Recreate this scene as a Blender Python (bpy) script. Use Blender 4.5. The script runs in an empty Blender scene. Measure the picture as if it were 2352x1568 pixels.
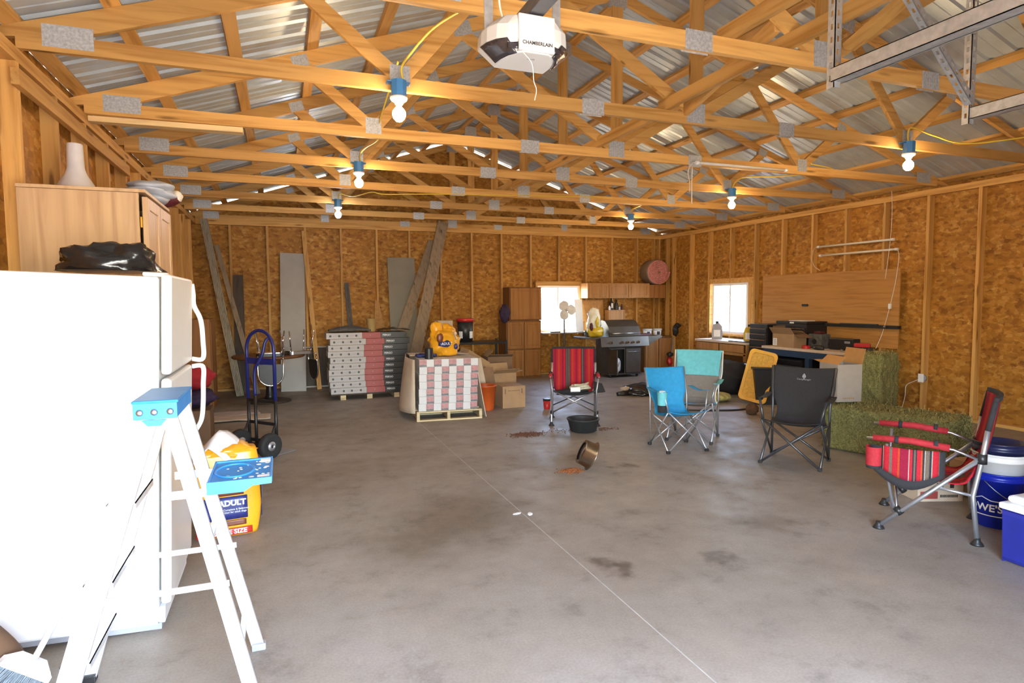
import bpy, bmesh, math, random
from math import sin, cos, pi, radians as RAD, sqrt
from mathutils import Vector as V, Matrix as MX, noise as NZ
C = bpy.context.scene.collection
random.seed(7)
RND = random.Random(11)

# ---------------------------------------------------------------- materials
MATS = {}
def _mat(name):
    m = bpy.data.materials.new(name); m.use_nodes = True
    nt = m.node_tree; b = nt.nodes['Principled BSDF']
    MATS[name] = m
    return m, nt, b
def nd(nt, t, **k):
    n = nt.nodes.new(t)
    for a, v in k.items():
        if a in n.inputs: n.inputs[a].default_value = v
        else: setattr(n, a, v)
    return n
def rgb(c): return (c[0], c[1], c[2], 1)
def sc(c, f): return (min(1, c[0]*f), min(1, c[1]*f), min(1, c[2]*f), 1)
def ramp(nt, stops, interp='LINEAR'):
    r = nt.nodes.new('ShaderNodeValToRGB'); cr = r.color_ramp; cr.interpolation = interp
    while len(cr.elements) < len(stops): cr.elements.new(.5)
    for e, (p, c) in zip(cr.elements, stops): e.position = p; e.color = rgb(c)
    return r
def coords(nt, scale=(1, 1, 1), kind='Object', rot=(0, 0, 0), loc=(0, 0, 0)):
    tc = nt.nodes.new('ShaderNodeTexCoord'); mp = nt.nodes.new('ShaderNodeMapping')
    mp.inputs['Scale'].default_value = scale; mp.inputs['Rotation'].default_value = rot; mp.inputs['Location'].default_value = loc
    nt.links.new(tc.outputs[kind], mp.inputs['Vector'])
    return mp.outputs['Vector']
def bump(nt, b, height, strength=.3, dist=.01):
    bp = nd(nt, 'ShaderNodeBump', Strength=strength, Distance=dist)
    nt.links.new(height, bp.inputs['Height']); nt.links.new(bp.outputs['Normal'], b.inputs['Normal'])
def mat(name, col, rough=.6, metal=0, var=.12, nscale=14, bmp=0, bscale=60, spec=.5, coat=0, sheen=0):
    m, nt, b = _mat(name)
    b.inputs['Roughness'].default_value = rough; b.inputs['Metallic'].default_value = metal
    b.inputs['Specular IOR Level'].default_value = spec; b.inputs['Coat Weight'].default_value = coat
    vec = coords(nt)
    n = nd(nt, 'ShaderNodeTexNoise', Scale=nscale, Detail=5.0); nt.links.new(vec, n.inputs['Vector'])
    r = ramp(nt, [(.25, sc(col, 1-var)), (.75, sc(col, 1+var))])
    nt.links.new(n.outputs['Fac'], r.inputs['Fac']); nt.links.new(r.outputs['Color'], b.inputs['Base Color'])
    if bmp:
        n2 = nd(nt, 'ShaderNodeTexNoise', Scale=bscale, Detail=4.0); nt.links.new(vec, n2.inputs['Vector'])
        bump(nt, b, n2.outputs['Fac'], bmp)
    return m
def wood(name, c1, c2, axis='z', rough=.6, fine=1.0, knots=True, rndamt=.22):
    m, nt, b = _mat(name)
    b.inputs['Roughness'].default_value = rough; b.inputs['Specular IOR Level'].default_value = .3
    s = {'x': (1.3, 22, 22), 'y': (22, 1.3, 22), 'z': (22, 22, 1.3)}[axis]
    vec = coords(nt, tuple(a*fine for a in s))
    oi = nt.nodes.new('ShaderNodeObjectInfo')
    off = nd(nt, 'ShaderNodeVectorMath', operation='SCALE'); off.inputs[0].default_value = (37, 53, 71)
    nt.links.new(oi.outputs['Random'], off.inputs['Scale'])
    add = nd(nt, 'ShaderNodeVectorMath', operation='ADD'); nt.links.new(vec, add.inputs[0]); nt.links.new(off.outputs[0], add.inputs[1])
    n = nd(nt, 'ShaderNodeTexNoise', Scale=1.0, Detail=4.0, Distortion=.6); nt.links.new(add.outputs[0], n.inputs['Vector'])
    r = ramp(nt, [(.3, c2), (.5, c1), (.72, sc(c1, 1.12))])
    nt.links.new(n.outputs['Fac'], r.inputs['Fac'])
    col = r.outputs['Color']
    if knots:
        ks = {'x': (1.6, 9, 9), 'y': (9, 1.6, 9), 'z': (9, 9, 1.6)}[axis]
        kv = coords(nt, ks)
        ka = nd(nt, 'ShaderNodeVectorMath', operation='ADD'); nt.links.new(kv, ka.inputs[0]); nt.links.new(off.outputs[0], ka.inputs[1])
        vo = nd(nt, 'ShaderNodeTexVoronoi', Scale=.9); nt.links.new(ka.outputs[0], vo.inputs['Vector'])
        kr = ramp(nt, [(.07, (1, 1, 1)), (.15, (0, 0, 0))]); nt.links.new(vo.outputs['Distance'], kr.inputs['Fac'])
        mx = nd(nt, 'ShaderNodeMix', data_type='RGBA'); nt.links.new(kr.outputs['Color'], mx.inputs['Factor'])
        nt.links.new(col, mx.inputs[6]); mx.inputs[7].default_value = sc(c2, .55); col = mx.outputs[2]
    mr = nd(nt, 'ShaderNodeMapRange'); mr.inputs['To Min'].default_value = 1-rndamt; mr.inputs['To Max'].default_value = 1+rndamt*.5
    nt.links.new(oi.outputs['Random'], mr.inputs['Value'])
    hs = nd(nt, 'ShaderNodeHueSaturation'); nt.links.new(mr.outputs[0], hs.inputs['Value']); nt.links.new(col, hs.inputs['Color'])
    nt.links.new(hs.outputs['Color'], b.inputs['Base Color'])
    bump(nt, b, n.outputs['Fac'], .15, .004)
    return m
def osb(name, scale=(7, 7, 20), tint=1.0):
    m, nt, b = _mat(name)
    b.inputs['Roughness'].default_value = .62; b.inputs['Specular IOR Level'].default_value = .3
    cols = []
    for k, (s, rot) in enumerate([((scale), (0, 0, 0)), ((scale[0]*1.3, scale[1]*1.3, scale[2]*.75), (.5, .5, .3))]):
        vec = coords(nt, s, rot=rot, loc=(k*3.3, k*1.7, 0))
        nz = nd(nt, 'ShaderNodeTexNoise', Scale=1.4, Detail=3.0); nt.links.new(vec, nz.inputs['Vector'])
        sc_ = nd(nt, 'ShaderNodeVectorMath', operation='SCALE', Scale=.9); nt.links.new(nz.outputs['Color'], sc_.inputs[0])
        ad = nd(nt, 'ShaderNodeVectorMath', operation='ADD'); nt.links.new(vec, ad.inputs[0]); nt.links.new(sc_.outputs[0], ad.inputs[1])
        vo = nd(nt, 'ShaderNodeTexVoronoi', Scale=1.0); nt.links.new(ad.outputs[0], vo.inputs['Vector'])
        sp = nt.nodes.new('ShaderNodeSeparateColor'); nt.links.new(vo.outputs['Color'], sp.inputs[0])
        r = ramp(nt, [(0, sc((.20, .075, .010), tint)), (.35, sc((.36, .15, .019), tint)), (.8, sc((.455, .205, .032), tint)), (1, sc((.60, .34, .085), tint))])
        nt.links.new(sp.outputs[0], r.inputs['Fac']); cols.append((r.outputs['Color'], sp.outputs[1]))
    mx = nd(nt, 'ShaderNodeMix', data_type='RGBA'); mx.inputs['Factor'].default_value = .45
    nt.links.new(cols[0][0], mx.inputs[6]); nt.links.new(cols[1][0], mx.inputs[7])
    big = nd(nt, 'ShaderNodeTexNoise', Scale=1.1, Detail=2.0); nt.links.new(coords(nt), big.inputs['Vector'])
    mr = nd(nt, 'ShaderNodeMapRange'); mr.inputs['To Min'].default_value = .72; mr.inputs['To Max'].default_value = 1.25
    nt.links.new(big.outputs['Fac'], mr.inputs['Value'])
    hs = nd(nt, 'ShaderNodeHueSaturation'); nt.links.new(mr.outputs[0], hs.inputs['Value']); nt.links.new(mx.outputs[2], hs.inputs['Color'])
    nt.links.new(hs.outputs['Color'], b.inputs['Base Color'])
    bump(nt, b, cols[0][1], .25, .004)
    return m
def emit(name, col, s):
    m, nt, b = _mat(name)
    b.inputs['Base Color'].default_value = rgb(col); b.inputs['Emission Color'].default_value = rgb(col); b.inputs['Emission Strength'].default_value = s
    return m
def stripes(name, stops, axis=0, period=.3, off=0, rough=.85):
    m, nt, b = _mat(name)
    b.inputs['Roughness'].default_value = rough; b.inputs['Specular IOR Level'].default_value = .2
    tc = nt.nodes.new('ShaderNodeTexCoord'); sx = nt.nodes.new('ShaderNodeSeparateXYZ'); nt.links.new(tc.outputs['Object'], sx.inputs[0])
    a = nd(nt, 'ShaderNodeMath', operation='MULTIPLY_ADD'); a.inputs[1].default_value = 1/period; a.inputs[2].default_value = off
    nt.links.new(sx.outputs[axis], a.inputs[0])
    f = nd(nt, 'ShaderNodeMath', operation='FRACT'); nt.links.new(a.outputs[0], f.inputs[0])
    r = ramp(nt, stops, 'CONSTANT'); nt.links.new(f.outputs[0], r.inputs['Fac'])
    n = nd(nt, 'ShaderNodeTexNoise', Scale=140.0, Detail=2.0); nt.links.new(tc.outputs['Object'], n.inputs['Vector'])
    mr = nd(nt, 'ShaderNodeMapRange'); mr.inputs['To Min'].default_value = .6; mr.inputs['To Max'].default_value = 1.4
    nt.links.new(n.outputs['Fac'], mr.inputs['Value'])
    hs = nd(nt, 'ShaderNodeHueSaturation'); nt.links.new(mr.outputs[0], hs.inputs['Value']); nt.links.new(r.outputs['Color'], hs.inputs['Color'])
    nt.links.new(hs.outputs['Color'], b.inputs['Base Color'])
    return m
def glass(name, tint=(1, 1, 1), fac=.9):
    m, nt, b = _mat(name); nt.nodes.remove(b); out = nt.nodes['Material Output']
    t = nd(nt, 'ShaderNodeBsdfTransparent', Color=rgb(tint)); g = nd(nt, 'ShaderNodeBsdfGlossy', Roughness=.03)
    mx = nd(nt, 'ShaderNodeMixShader'); mx.inputs[0].default_value = 1-fac
    nt.links.new(t.outputs[0], mx.inputs[1]); nt.links.new(g.outputs[0], mx.inputs[2]); nt.links.new(mx.outputs[0], out.inputs[0])
    return m

# ---------------------------------------------------------------- mesh builder
ID = MX.Identity(4)
def frame(p0, p1, up=(0, 0, 1)):
    z = (V(p1)-V(p0)).normalized(); u = V(up)
    if abs(z.dot(u)) > .98: u = V((0, 1, 0)) if abs(z.y) < .9 else V((1, 0, 0))
    x = u.cross(z).normalized(); y = z.cross(x)
    return MX(((x.x, y.x, z.x, p0[0]), (x.y, y.y, z.y, p0[1]), (x.z, y.z, z.z, p0[2]), (0, 0, 0, 1)))
def tr(x, y, z): return MX.Translation((x, y, z))
def rz(a): return MX.Rotation(a, 4, 'Z')
def rx(a): return MX.Rotation(a, 4, 'X')
def ry(a): return MX.Rotation(a, 4, 'Y')
class M:
    def __init__(s): s.v = []; s.f = []; s.m = []; s.sm = []
    def add(s, vs, fs, mi=0, sm=False, mx=None):
        o = len(s.v)
        for v in vs:
            v = V(v)
            s.v.append(tuple(mx @ v if mx is not None else v))
        for f in fs: s.f.append([i+o for i in f]); s.m.append(mi); s.sm.append(sm)
        return s
    def box(s, x0, x1, y0, y1, z0, z1, mi=0, mx=None):
        vs = [(x, y, z) for z in (z0, z1) for y in (y0, y1) for x in (x0, x1)]
        return s.add(vs, [(0, 2, 3, 1), (4, 5, 7, 6), (0, 1, 5, 4), (2, 6, 7, 3), (0, 4, 6, 2), (1, 3, 7, 5)], mi, False, mx)
    def beam(s, p0, p1, w, h, up=(0, 0, 1), mi=0):
        L = (V(p1)-V(p0)).length
        return s.box(-w/2, w/2, -h/2, h/2, 0, L, mi, frame(p0, p1, up))
    def prism(s, poly, z0, z1, mi=0, mx=None, sm=False):
        n = len(poly)
        vs = [(x, y, z0) for x, y in poly]+[(x, y, z1) for x, y in poly]
        fs = [tuple(reversed(range(n))), tuple(range(n, 2*n))]
        s.add(vs, fs, mi, False, mx)
        return s.add(vs, [(i, (i+1) % n, n+(i+1) % n, n+i) for i in range(n)], mi, sm, mx)
    def lathe(s, prof, n=20, mx=None, mi=0, sm=True, cap=True):
        vs = []; fs = []
        for r, z in prof:
            for k in range(n): a = 2*pi*k/n; vs.append((r*cos(a), r*sin(a), z))
        for j in range(len(prof)-1):
            for k in range(n): fs.append((j*n+k, j*n+(k+1) % n, (j+1)*n+(k+1) % n, (j+1)*n+k))
        s.add(vs, fs, mi, sm, mx)
        if cap:
            o = len(s.v)-len(vs)
            s.f.append([o+k for k in reversed(range(n))]); s.m.append(mi); s.sm.append(False)
            e = o+(len(prof)-1)*n
            s.f.append([e+k for k in range(n)]); s.m.append(mi); s.sm.append(False)
        return s
    def cyl(s, p0, p1, r, r1=None, n=16, mi=0):
        L = (V(p1)-V(p0)).length
        return s.lathe([(r, 0), (r if r1 is None else r1, L)], n, frame(p0, p1), mi)
    def tube(s, pts, r, n=8, mi=0, closed=False):
        pts = [V(p) for p in pts]; N = len(pts); vs = []; fs = []; x = None
        for i, p in enumerate(pts):
            a = pts[(i-1) % N] if (closed or i > 0) else p
            c = pts[(i+1) % N] if (closed or i < N-1) else p
            t = (c-a).normalized()
            if x is None:
                x = V((0, 0, 1)).cross(t)
                if x.length < .05: x = V((1, 0, 0)).cross(t)
            x = (x-t*x.dot(t)).normalized(); y = t.cross(x)
            rr = r[i] if isinstance(r, (list, tuple)) else r
            for k in range(n):
                q = 2*pi*k/n; vs.append(p+x*cos(q)*rr+y*sin(q)*rr)
        for i in range(N if closed else N-1):
            j = (i+1) % N
            for k in range(n): fs.append((i*n+k, i*n+(k+1) % n, j*n+(k+1) % n, j*n+k))
        if not closed: fs += [tuple(reversed(range(n))), tuple((N-1)*n+k for k in range(n))]
        return s.add(vs, fs, mi, True)
    def sheet(s, fn, nu, nv, t=.004, mi=0, sm=True, mx=None):
        g = [[V(fn(i/nu, j/nv)) for j in range(nv+1)] for i in range(nu+1)]
        N = [[None]*(nv+1) for _ in range(nu+1)]
        for i in range(nu+1):
            for j in range(nv+1):
                du = g[min(i+1, nu)][j]-g[max(i-1, 0)][j]; dv = g[i][min(j+1, nv)]-g[i][max(j-1, 0)]
                c = du.cross(dv); N[i][j] = c.normalized() if c.length > 1e-9 else V((0, 0, 1))
        W = nv+1; K = (nu+1)*W
        vs = [g[i][j]+N[i][j]*t/2 for i in range(nu+1) for j in range(W)]+[g[i][j]-N[i][j]*t/2 for i in range(nu+1) for j in range(W)]
        fs = []
        for i in range(nu):
            for j in range(nv):
                a = i*W+j; fs += [(a, a+W, a+W+1, a+1), (K+a, K+a+1, K+a+W+1, K+a+W)]
        bd = [(i*W, (i+1)*W) for i in range(nu)]+[(nu*W+j, nu*W+j+1) for j in range(nv)]+[((i+1)*W+nv, i*W+nv) for i in range(nu)]+[(j+1, j) for j in range(nv)]
        for a, b in bd: fs.append((b, a, K+a, K+b))
        return s.add(vs, fs, mi, sm, mx)
    def blob(s, c, r, seed=0, amp=.3, fr=2.0, n=20, m=12, mi=0, flat=None, sm=True, p=1.0):
        vs = []; fs = []
        sg = lambda a: (abs(a)**p)*(1 if a >= 0 else -1)
        for j in range(m+1):
            th = pi*j/m
            for k in range(n):
                ph = 2*pi*k/n
                d = V((sg(sin(th))*sg(cos(ph)), sg(sin(th))*sg(sin(ph)), sg(cos(th))))
                q = 1+amp*NZ.noise(d*fr+V((seed*7.1, seed*3.3, 0)))+amp*.5*NZ.noise(d*fr*2.7+V((0, seed*5.1, 9)))
                z = c[2]+d.z*r[2]*q
                if flat is not None: z = max(z, flat)
                vs.append((c[0]+d.x*r[0]*q, c[1]+d.y*r[1]*q, z))
        for j in range(m):
            for k in range(n): fs.append((j*n+k, (j+1)*n+k, (j+1)*n+(k+1) % n, j*n+(k+1) % n))
        return s.add(vs, fs, mi, sm)
    def build(s, name, mats, parent=None, bevel=0, mx=None, sub=0):
        me = bpy.data.meshes.new(name); me.from_pydata(s.v, [], s.f)
        if not isinstance(mats, (list, tuple)): mats = [mats]
        for q in mats: me.materials.append(q if not isinstance(q, str) else MATS[q])
        me.polygons.foreach_set('material_index', s.m); me.polygons.foreach_set('use_smooth', s.sm)
        me.update()
        o = bpy.data.objects.new(name, me); C.objects.link(o)
        if parent is not None: o.parent = parent
        if mx is not None: o.matrix_basis = mx
        if bevel:
            b = o.modifiers.new('edge', 'BEVEL'); b.width = bevel; b.segments = 2; b.limit_method = 'ANGLE'; b.angle_limit = RAD(40)
        if sub:
            d = o.modifiers.new('sub', 'SUBSURF'); d.levels = sub; d.render_levels = sub
        return o
def T(name, label, cat, loc=(0, 0, 0), rot=0, group=None):
    o = bpy.data.objects.new(name, None); C.objects.link(o); o.location = loc
    o.rotation_euler = (0, 0, rot) if not isinstance(rot, tuple) else rot
    o.empty_display_size = .1
    return tag(o, label, cat, group)
def tag(o, label, cat, group=None, kind=None):
    o['label'] = label; o['category'] = cat
    if group: o['group'] = group
    if kind: o['kind'] = kind
    return o
def struct(o): o['kind'] = 'structure'; return o
def P(o, **k):
    for a, v in k.items(): o[a] = v
    return o
def copy(root, loc=None, rot=None, label=None, group=None):
    r = root.copy(); C.objects.link(r)
    if loc is not None: r.location = loc
    if rot is not None: r.rotation_euler = (0, 0, rot)
    if label: r['label'] = label
    if group: r['group'] = group
    for ch in list(root.children):
        c = ch.copy(); C.objects.link(c); c.parent = r
        for g in list(ch.children):
            d = g.copy(); C.objects.link(d); d.parent = c
    return r
def text(name, s, size, mx, m, parent=None, ext=.0008, sx=1.0, bold=0):
    cu = bpy.data.curves.new(name, 'FONT'); cu.body = s; cu.size = size; cu.extrude = ext; cu.align_x = 'CENTER'; cu.align_y = 'CENTER'; cu.offset = bold
    cu.resolution_u = 3
    t = bpy.data.objects.new(name, cu)
    me = bpy.data.meshes.new_from_object(t); bpy.data.objects.remove(t); bpy.data.curves.remove(cu)
    me.materials.append(MATS[m])
    o = bpy.data.objects.new(name, me); C.objects.link(o)
    if parent is not None: o.parent = parent
    o.matrix_basis = mx @ MX.Diagonal((sx, 1, 1, 1))
    return o
FRONT = rx(pi/2)                       # text / prism standing upright, facing -Y
def arc(c, r, a0, a1, n, plane='xz'):
    o = []
    for i in range(n+1):
        a = a0+(a1-a0)*i/n
        d = {'xz': (r*cos(a), 0, r*sin(a)), 'yz': (0, r*cos(a), r*sin(a)), 'xy': (r*cos(a), r*sin(a), 0)}[plane]
        o.append((c[0]+d[0], c[1]+d[1], c[2]+d[2]))
    return o
def rrect(w, h, r, n=4, cx=0, cy=0):
    o = []
    for sx, sy, a in ((1, 1, 0), (-1, 1, pi/2), (-1, -1, pi), (1, -1, 3*pi/2)):
        for i in range(n+1):
            q = a+pi/2*i/n; o.append((cx+sx*(w/2-r)+r*cos(q), cy+sy*(h/2-r)+r*sin(q)))
    return o
def bez(pts, n=8):                     # Catmull-Rom through the points
    pts = [V(p) for p in pts]; o = []
    for i in range(len(pts)-1):
        a = pts[max(i-1, 0)]; b = pts[i]; c = pts[i+1]; d = pts[min(i+2, len(pts)-1)]
        for k in range(n):
            t = k/n; o.append(.5*((2*b)+(c-a)*t+(2*a-5*b+4*c-d)*t*t+(3*b-a-3*c+d)*t**3))
    o.append(pts[-1]); return o
SKY, SUN, FLASH, EXPO, BULB = 1.0, 10.0, 14, 2.85, 66
# ---------------------------------------------------------------- the palette
PI1, PI2 = (.60, .33, .095), (.43, .205, .045)
for a in 'xyz': wood('pine_'+a, PI1, PI2, a)
for a in 'xy': wood('new_pine_'+a, (.72, .52, .25), (.55, .36, .15), a)
wood('pine_grey', (.30, .22, .14), (.2, .14, .085), 'z')
wood('oak_light', (.60, .40, .215), (.46, .285, .14), 'z', .45, .8, False, .05)
wood('oak_warm', (.42, .21, .065), (.32, .15, .04), 'z', .42, .8, False, .1)
wood('oak_gap_shade', (.19, .08, .022), (.14, .055, .015), 'z', .5, .8, False, .1)  # oak darkened to stand in for the shadow gaps around cabinet doors
wood('oak_brown', (.33, .145, .04), (.24, .1, .027), 'z', .45, .8, False, .1)
wood('table_wood', (.16, .07, .03), (.1, .04, .018), 'x', .4, 1, False, .05)
wood('dark_board', (.07, .05, .036), (.045, .03, .022), 'z', .6, 1, False)
wood('plywood', (.45, .22, .058), (.37, .165, .04), 'y', .55, 1.3, False, .05)
wood('grey_siding', (.33, .28, .2), (.2, .165, .11), 'z', .7, 1.4, False, .05)
wood('pallet_pine', (.62, .5, .3), (.45, .34, .18), 'x', .7, 1)
wood('bark', (.12, .065, .035), (.05, .028, .016), 'z', .9, .8, False)
osb('osb', (14, 14, 27))
mat('white_enamel', (.86, .86, .85), .32, var=.015, spec=.5)
mat('fridge_front', (.74, .72, .68), .4, var=.02, bmp=.05, bscale=400)
mat('opener_white', (.50, .49, .46), .4, var=.02)
mat('white_plastic', (.84, .84, .83), .4, var=.02)
mat('ivory_plastic', (.80, .79, .75), .45, var=.03)
mat('grey_plastic', (.32, .32, .34), .5, var=.05)
mat('black_plastic', (.018, .018, .019), .4, var=.2)
mat('black_bag', (.012, .012, .013), .22, var=.2, bmp=.3, bscale=22, spec=.6)
mat('black_fabric', (.022, .021, .023), .9, var=.15, nscale=60)
mat('charcoal_fabric', (.022, .0195, .0195), .88, var=.18, nscale=50, bmp=.15, bscale=300)
mat('blue_fabric', (.02, .27, .53), .8, var=.12, nscale=30, bmp=.1, bscale=300)
mat('aqua_fabric', (.13, .46, .50), .8, var=.12, nscale=30, bmp=.1, bscale=300)
mat('grey_mesh', (.20, .175, .15), .85, var=.12, nscale=40)
mat('steel', (.52, .53, .55), .33, 1, var=.08)
mat('steel_dull', (.42, .43, .45), .42, .8, var=.1)
mat('dark_steel', (.10, .10, .105), .4, .7, var=.15)
mat('galvanised', (.50, .52, .53), .42, .85, var=.2, nscale=40)
mat('roof_metal', (.47, .53, .56), .4, .4, var=.10, nscale=6)
mat('plate_steel', (.46, .47, .47), .5, .4, var=.3, nscale=70)
mat('chrome', (.8, .8, .82), .1, 1, var=.02)
mat('aluminium', (.82, .83, .85), .38, .55, var=.05)
mat('stainless', (.125, .105, .08), .42, .65, var=.12, nscale=8)
mat('grill_grey', (.085, .08, .07), .45, .5, var=.15)
mat('ladder_blue', (.03, .25, .62), .45, var=.12, nscale=9)
mat('paint_spatter', (.85, .86, .87), .6, var=.05)
mat('truck_blue', (.012, .018, .13), .35, var=.1)
mat('black_paint', (.012, .011, .011), .4, var=.2)
mat('rubber', (.018, .018, .018), .75, var=.2, nscale=30)
mat('pan_rubber', (.02, .021, .021), .6, var=.2)
mat('yellow_bag', (.72, .33, .012), .3, var=.12, nscale=5, bmp=.3, bscale=14, spec=.6)
mat('bag_blue', (.025, .03, .15), .35, var=.2)
mat('bag_red', (.45, .03, .02), .35, var=.15)
mat('bag_brown', (.16, .045, .02), .4, var=.4, nscale=20)
mat('bag_white', (.8, .8, .78), .45, var=.05)
mat('clear_bag', (.62, .6, .6), .35, var=.12, nscale=9)
mat('charcoal_bag', (.74, .70, .55), .35, var=.2, nscale=6, bmp=.3, bscale=16)
mat('bag_yellow', (.62, .42, .02), .4, var=.2)
mat('carton_white', (.40, .365, .345), .45, var=.06, nscale=20)
mat('carton_red', (.33, .06, .05), .5, var=.08)
mat('carton_black', (.032, .03, .028), .35, var=.2)
mat('tile_white', (.56, .55, .54), .5, var=.05)
mat('tile_pink', (.40, .185, .18), .5, var=.35, nscale=25)
mat('tile_dark', (.13, .12, .12), .5, var=.3, nscale=25)
mat('print_dark', (.03, .03, .03), .5, var=.1)
mat('print_grey', (.25, .25, .26), .5, var=.1)
mat('print_white', (.8, .8, .8), .5, var=.02)
mat('cardboard', (.36, .22, .11), .8, var=.12, nscale=8)
mat('cardboard_dark', (.2, .115, .06), .8, var=.15, nscale=8)
mat('cardboard_pale', (.52, .42, .31), .8, var=.1, nscale=8)
mat('box_pale', (.38, .32, .26), .75, var=.06)
mat('box_inside', (.45, .22, .06), .8, var=.1)
mat('orange_plastic', (.50, .085, .012), .45, var=.08)
mat('amber_plastic', (.75, .27, .01), .4, var=.05)
mat('red_plastic', (.5, .02, .018), .35, var=.1)
mat('red_fabric', (.36, .014, .022), .8, var=.2, nscale=60)
mat('drywall', (.26, .235, .18), .85, var=.06, nscale=6)
mat('white_board', (.36, .335, .30), .6, var=.06, nscale=6)
mat('insulation', (.62, .25, .21), .95, var=.35, nscale=30, bmp=.4, bscale=60)
mat('insulation_face', (.26, .19, .13), .8, var=.2)
mat('hay', (.19, .17, .052), .95, var=.5, nscale=75, bmp=.5, bscale=90)
mat('hay_dark', (.09, .085, .022), .95, var=.4)
mat('hay_pale', (.40, .35, .12), .9, var=.5, nscale=20)
mat('bench_blue', (.018, .045, .10), .45, var=.12)
mat('bench_top', (.62, .5, .38), .5, var=.07)
mat('yellow_lid', (.82, .42, .008), .45, var=.18, nscale=10, bmp=.1, bscale=40)
mat('lid_scuff', (.74, .40, .03), .55, var=.25, nscale=30)
mat('cooler_blue', (.014, .022, .22), .42, var=.1, bmp=.08, bscale=200)
mat('bucket_blue', (.008, .02, .30), .3, var=.08)
mat('bucket_navy', (.012, .014, .05), .35, var=.15)
mat('bucket_white', (.6, .58, .55), .45, var=.05)
mat('grey_lump', (.085, .08, .07), .8, var=.4, nscale=20)
mat('tan_plastic', (.38, .26, .10), .5, var=.1)
mat('rope', (.58, .53, .38), .85, var=.2, nscale=80)
mat('kibble', (.13, .05, .025), .8, var=.4, nscale=60)
mat('kibble_orange', (.26, .085, .02), .8, var=.4, nscale=60)
mat('pewter', (.36, .34, .30), .28, 1, var=.1)
mat('brass', (.6, .38, .06), .3, 1, var=.1)
mat('cable_yellow', (.70, .50, .05), .5, var=.05)
mat('cord_white', (.72, .66, .55), .5, var=.05)
mat('box_blue', (.06, .24, .50), .4, var=.1)
mat('porcelain', (.85, .83, .78), .3, var=.02)
mat('milk_tube', (.72, .66, .55), .35, var=.05)
mat('green_hose', (.02, .1, .05), .5, var=.2)
mat('bristles', (.22, .25, .27), .8, var=.3, nscale=60)
mat('purple_bag', (.03, .016, .05), .8, var=.5, nscale=20)
mat('sheet_blue', (.42, .46, .52), .4, var=.15, nscale=10)
mat('dark_red', (.08, .008, .012), .5, var=.2)
mat('fan_grey', (.62, .56, .50), .5, var=.1)
mat('sand', (.34, .29, .22), .95, var=.15, nscale=.8)
mat('far_fence', (.50, .36, .2), .8, var=.1)
mat('paper', (.42, .35, .31), .9, var=.2, nscale=6)
mat('lens_dark', (.025, .022, .026), .2, var=.3, nscale=60, coat=.4)
glass('clear_glass'); glass('hazy_glass', (.95, .97, .98), .93)
emit('warm_bulb', (1, .72, .42), BULB)
emit('cool_bulb', (.86, .90, 1), BULB*.75)
W, K, R1, R2, OR, GY = (.3, .28, .24), (.03, .025, .03), (.38, .015, .026), (.23, .010, .032), (.38, .06, .015), (.13, .10, .075)
stripes('serape', [(0, R2), (.06, R1), (.11, OR), (.14, R1), (.2, R2), (.25, R1), (.3, K), (.32, GY), (.345, K), (.37, GY), (.40, K), (.42, R1), (.47, OR), (.49, R1), (.55, R2), (.6, R1), (.64, OR), (.66, R1), (.7, K), (.72, GY), (.75, K), (.77, R2), (.83, R1), (.88, OR), (.91, R1)], 0, .5, .5)
stripes('serape_pocket', [(0, R2), (.08, W), (.10, R1), (.16, K), (.19, GY), (.22, K), (.25, R1), (.33, OR), (.36, K), (.40, W), (.42, GY), (.5, K), (.54, W), (.56, R1), (.68, GY), (.74, R1), (.86, OR), (.9, R2)], 1, .26, .5)
# concrete: blotches, speckle, a pale control joint and a worn, slightly polished skin
m, nt, b = _mat('concrete')
vec = coords(nt)
n1 = nd(nt, 'ShaderNodeTexNoise', Scale=.55, Detail=6.0, Roughness=.62); n2 = nd(nt, 'ShaderNodeTexNoise', Scale=3.2, Detail=8.0, Roughness=.7); n3 = nd(nt, 'ShaderNodeTexNoise', Scale=90.0, Detail=3.0)
for n in (n1, n2, n3): nt.links.new(vec, n.inputs['Vector'])
r1 = ramp(nt, [(.3, (.25, .212, .168)), (.5, (.305, .266, .218)), (.7, (.35, .322, .285))]); nt.links.new(n1.outputs['Fac'], r1.inputs['Fac'])
r2 = ramp(nt, [(.28, (.5, .48, .46)), (.45, (.9, .9, .9)), (.7, (1.0, 1.0, 1.0))]); nt.links.new(n2.outputs['Fac'], r2.inputs['Fac'])
mx = nd(nt, 'ShaderNodeMix', data_type='RGBA', blend_type='MULTIPLY'); mx.inputs['Factor'].default_value = .75
nt.links.new(r1.outputs['Color'], mx.inputs[6]); nt.links.new(r2.outputs['Color'], mx.inputs[7])
r3 = ramp(nt, [(.35, (.86, .86, .86)), (.65, (1.06, 1.06, 1.06))]); nt.links.new(n3.outputs['Fac'], r3.inputs['Fac'])
mx2 = nd(nt, 'ShaderNodeMix', data_type='RGBA', blend_type='MULTIPLY'); mx2.inputs['Factor'].default_value = .8
nt.links.new(mx.outputs[2], mx2.inputs[6]); nt.links.new(r3.outputs['Color'], mx2.inputs[7])
tc_ = nt.nodes.new('ShaderNodeTexCoord'); wob = nd(nt, 'ShaderNodeTexNoise', Scale=5.0, Detail=4.0); nt.links.new(tc_.outputs['Object'], wob.inputs['Vector'])
wv = nd(nt, 'ShaderNodeVectorMath', operation='MULTIPLY_ADD'); wv.inputs[1].default_value = (.6, .6, 0); nt.links.new(wob.outputs['Color'], wv.inputs[0]); nt.links.new(tc_.outputs['Object'], wv.inputs[2])
colr = mx2.outputs[2]
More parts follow.
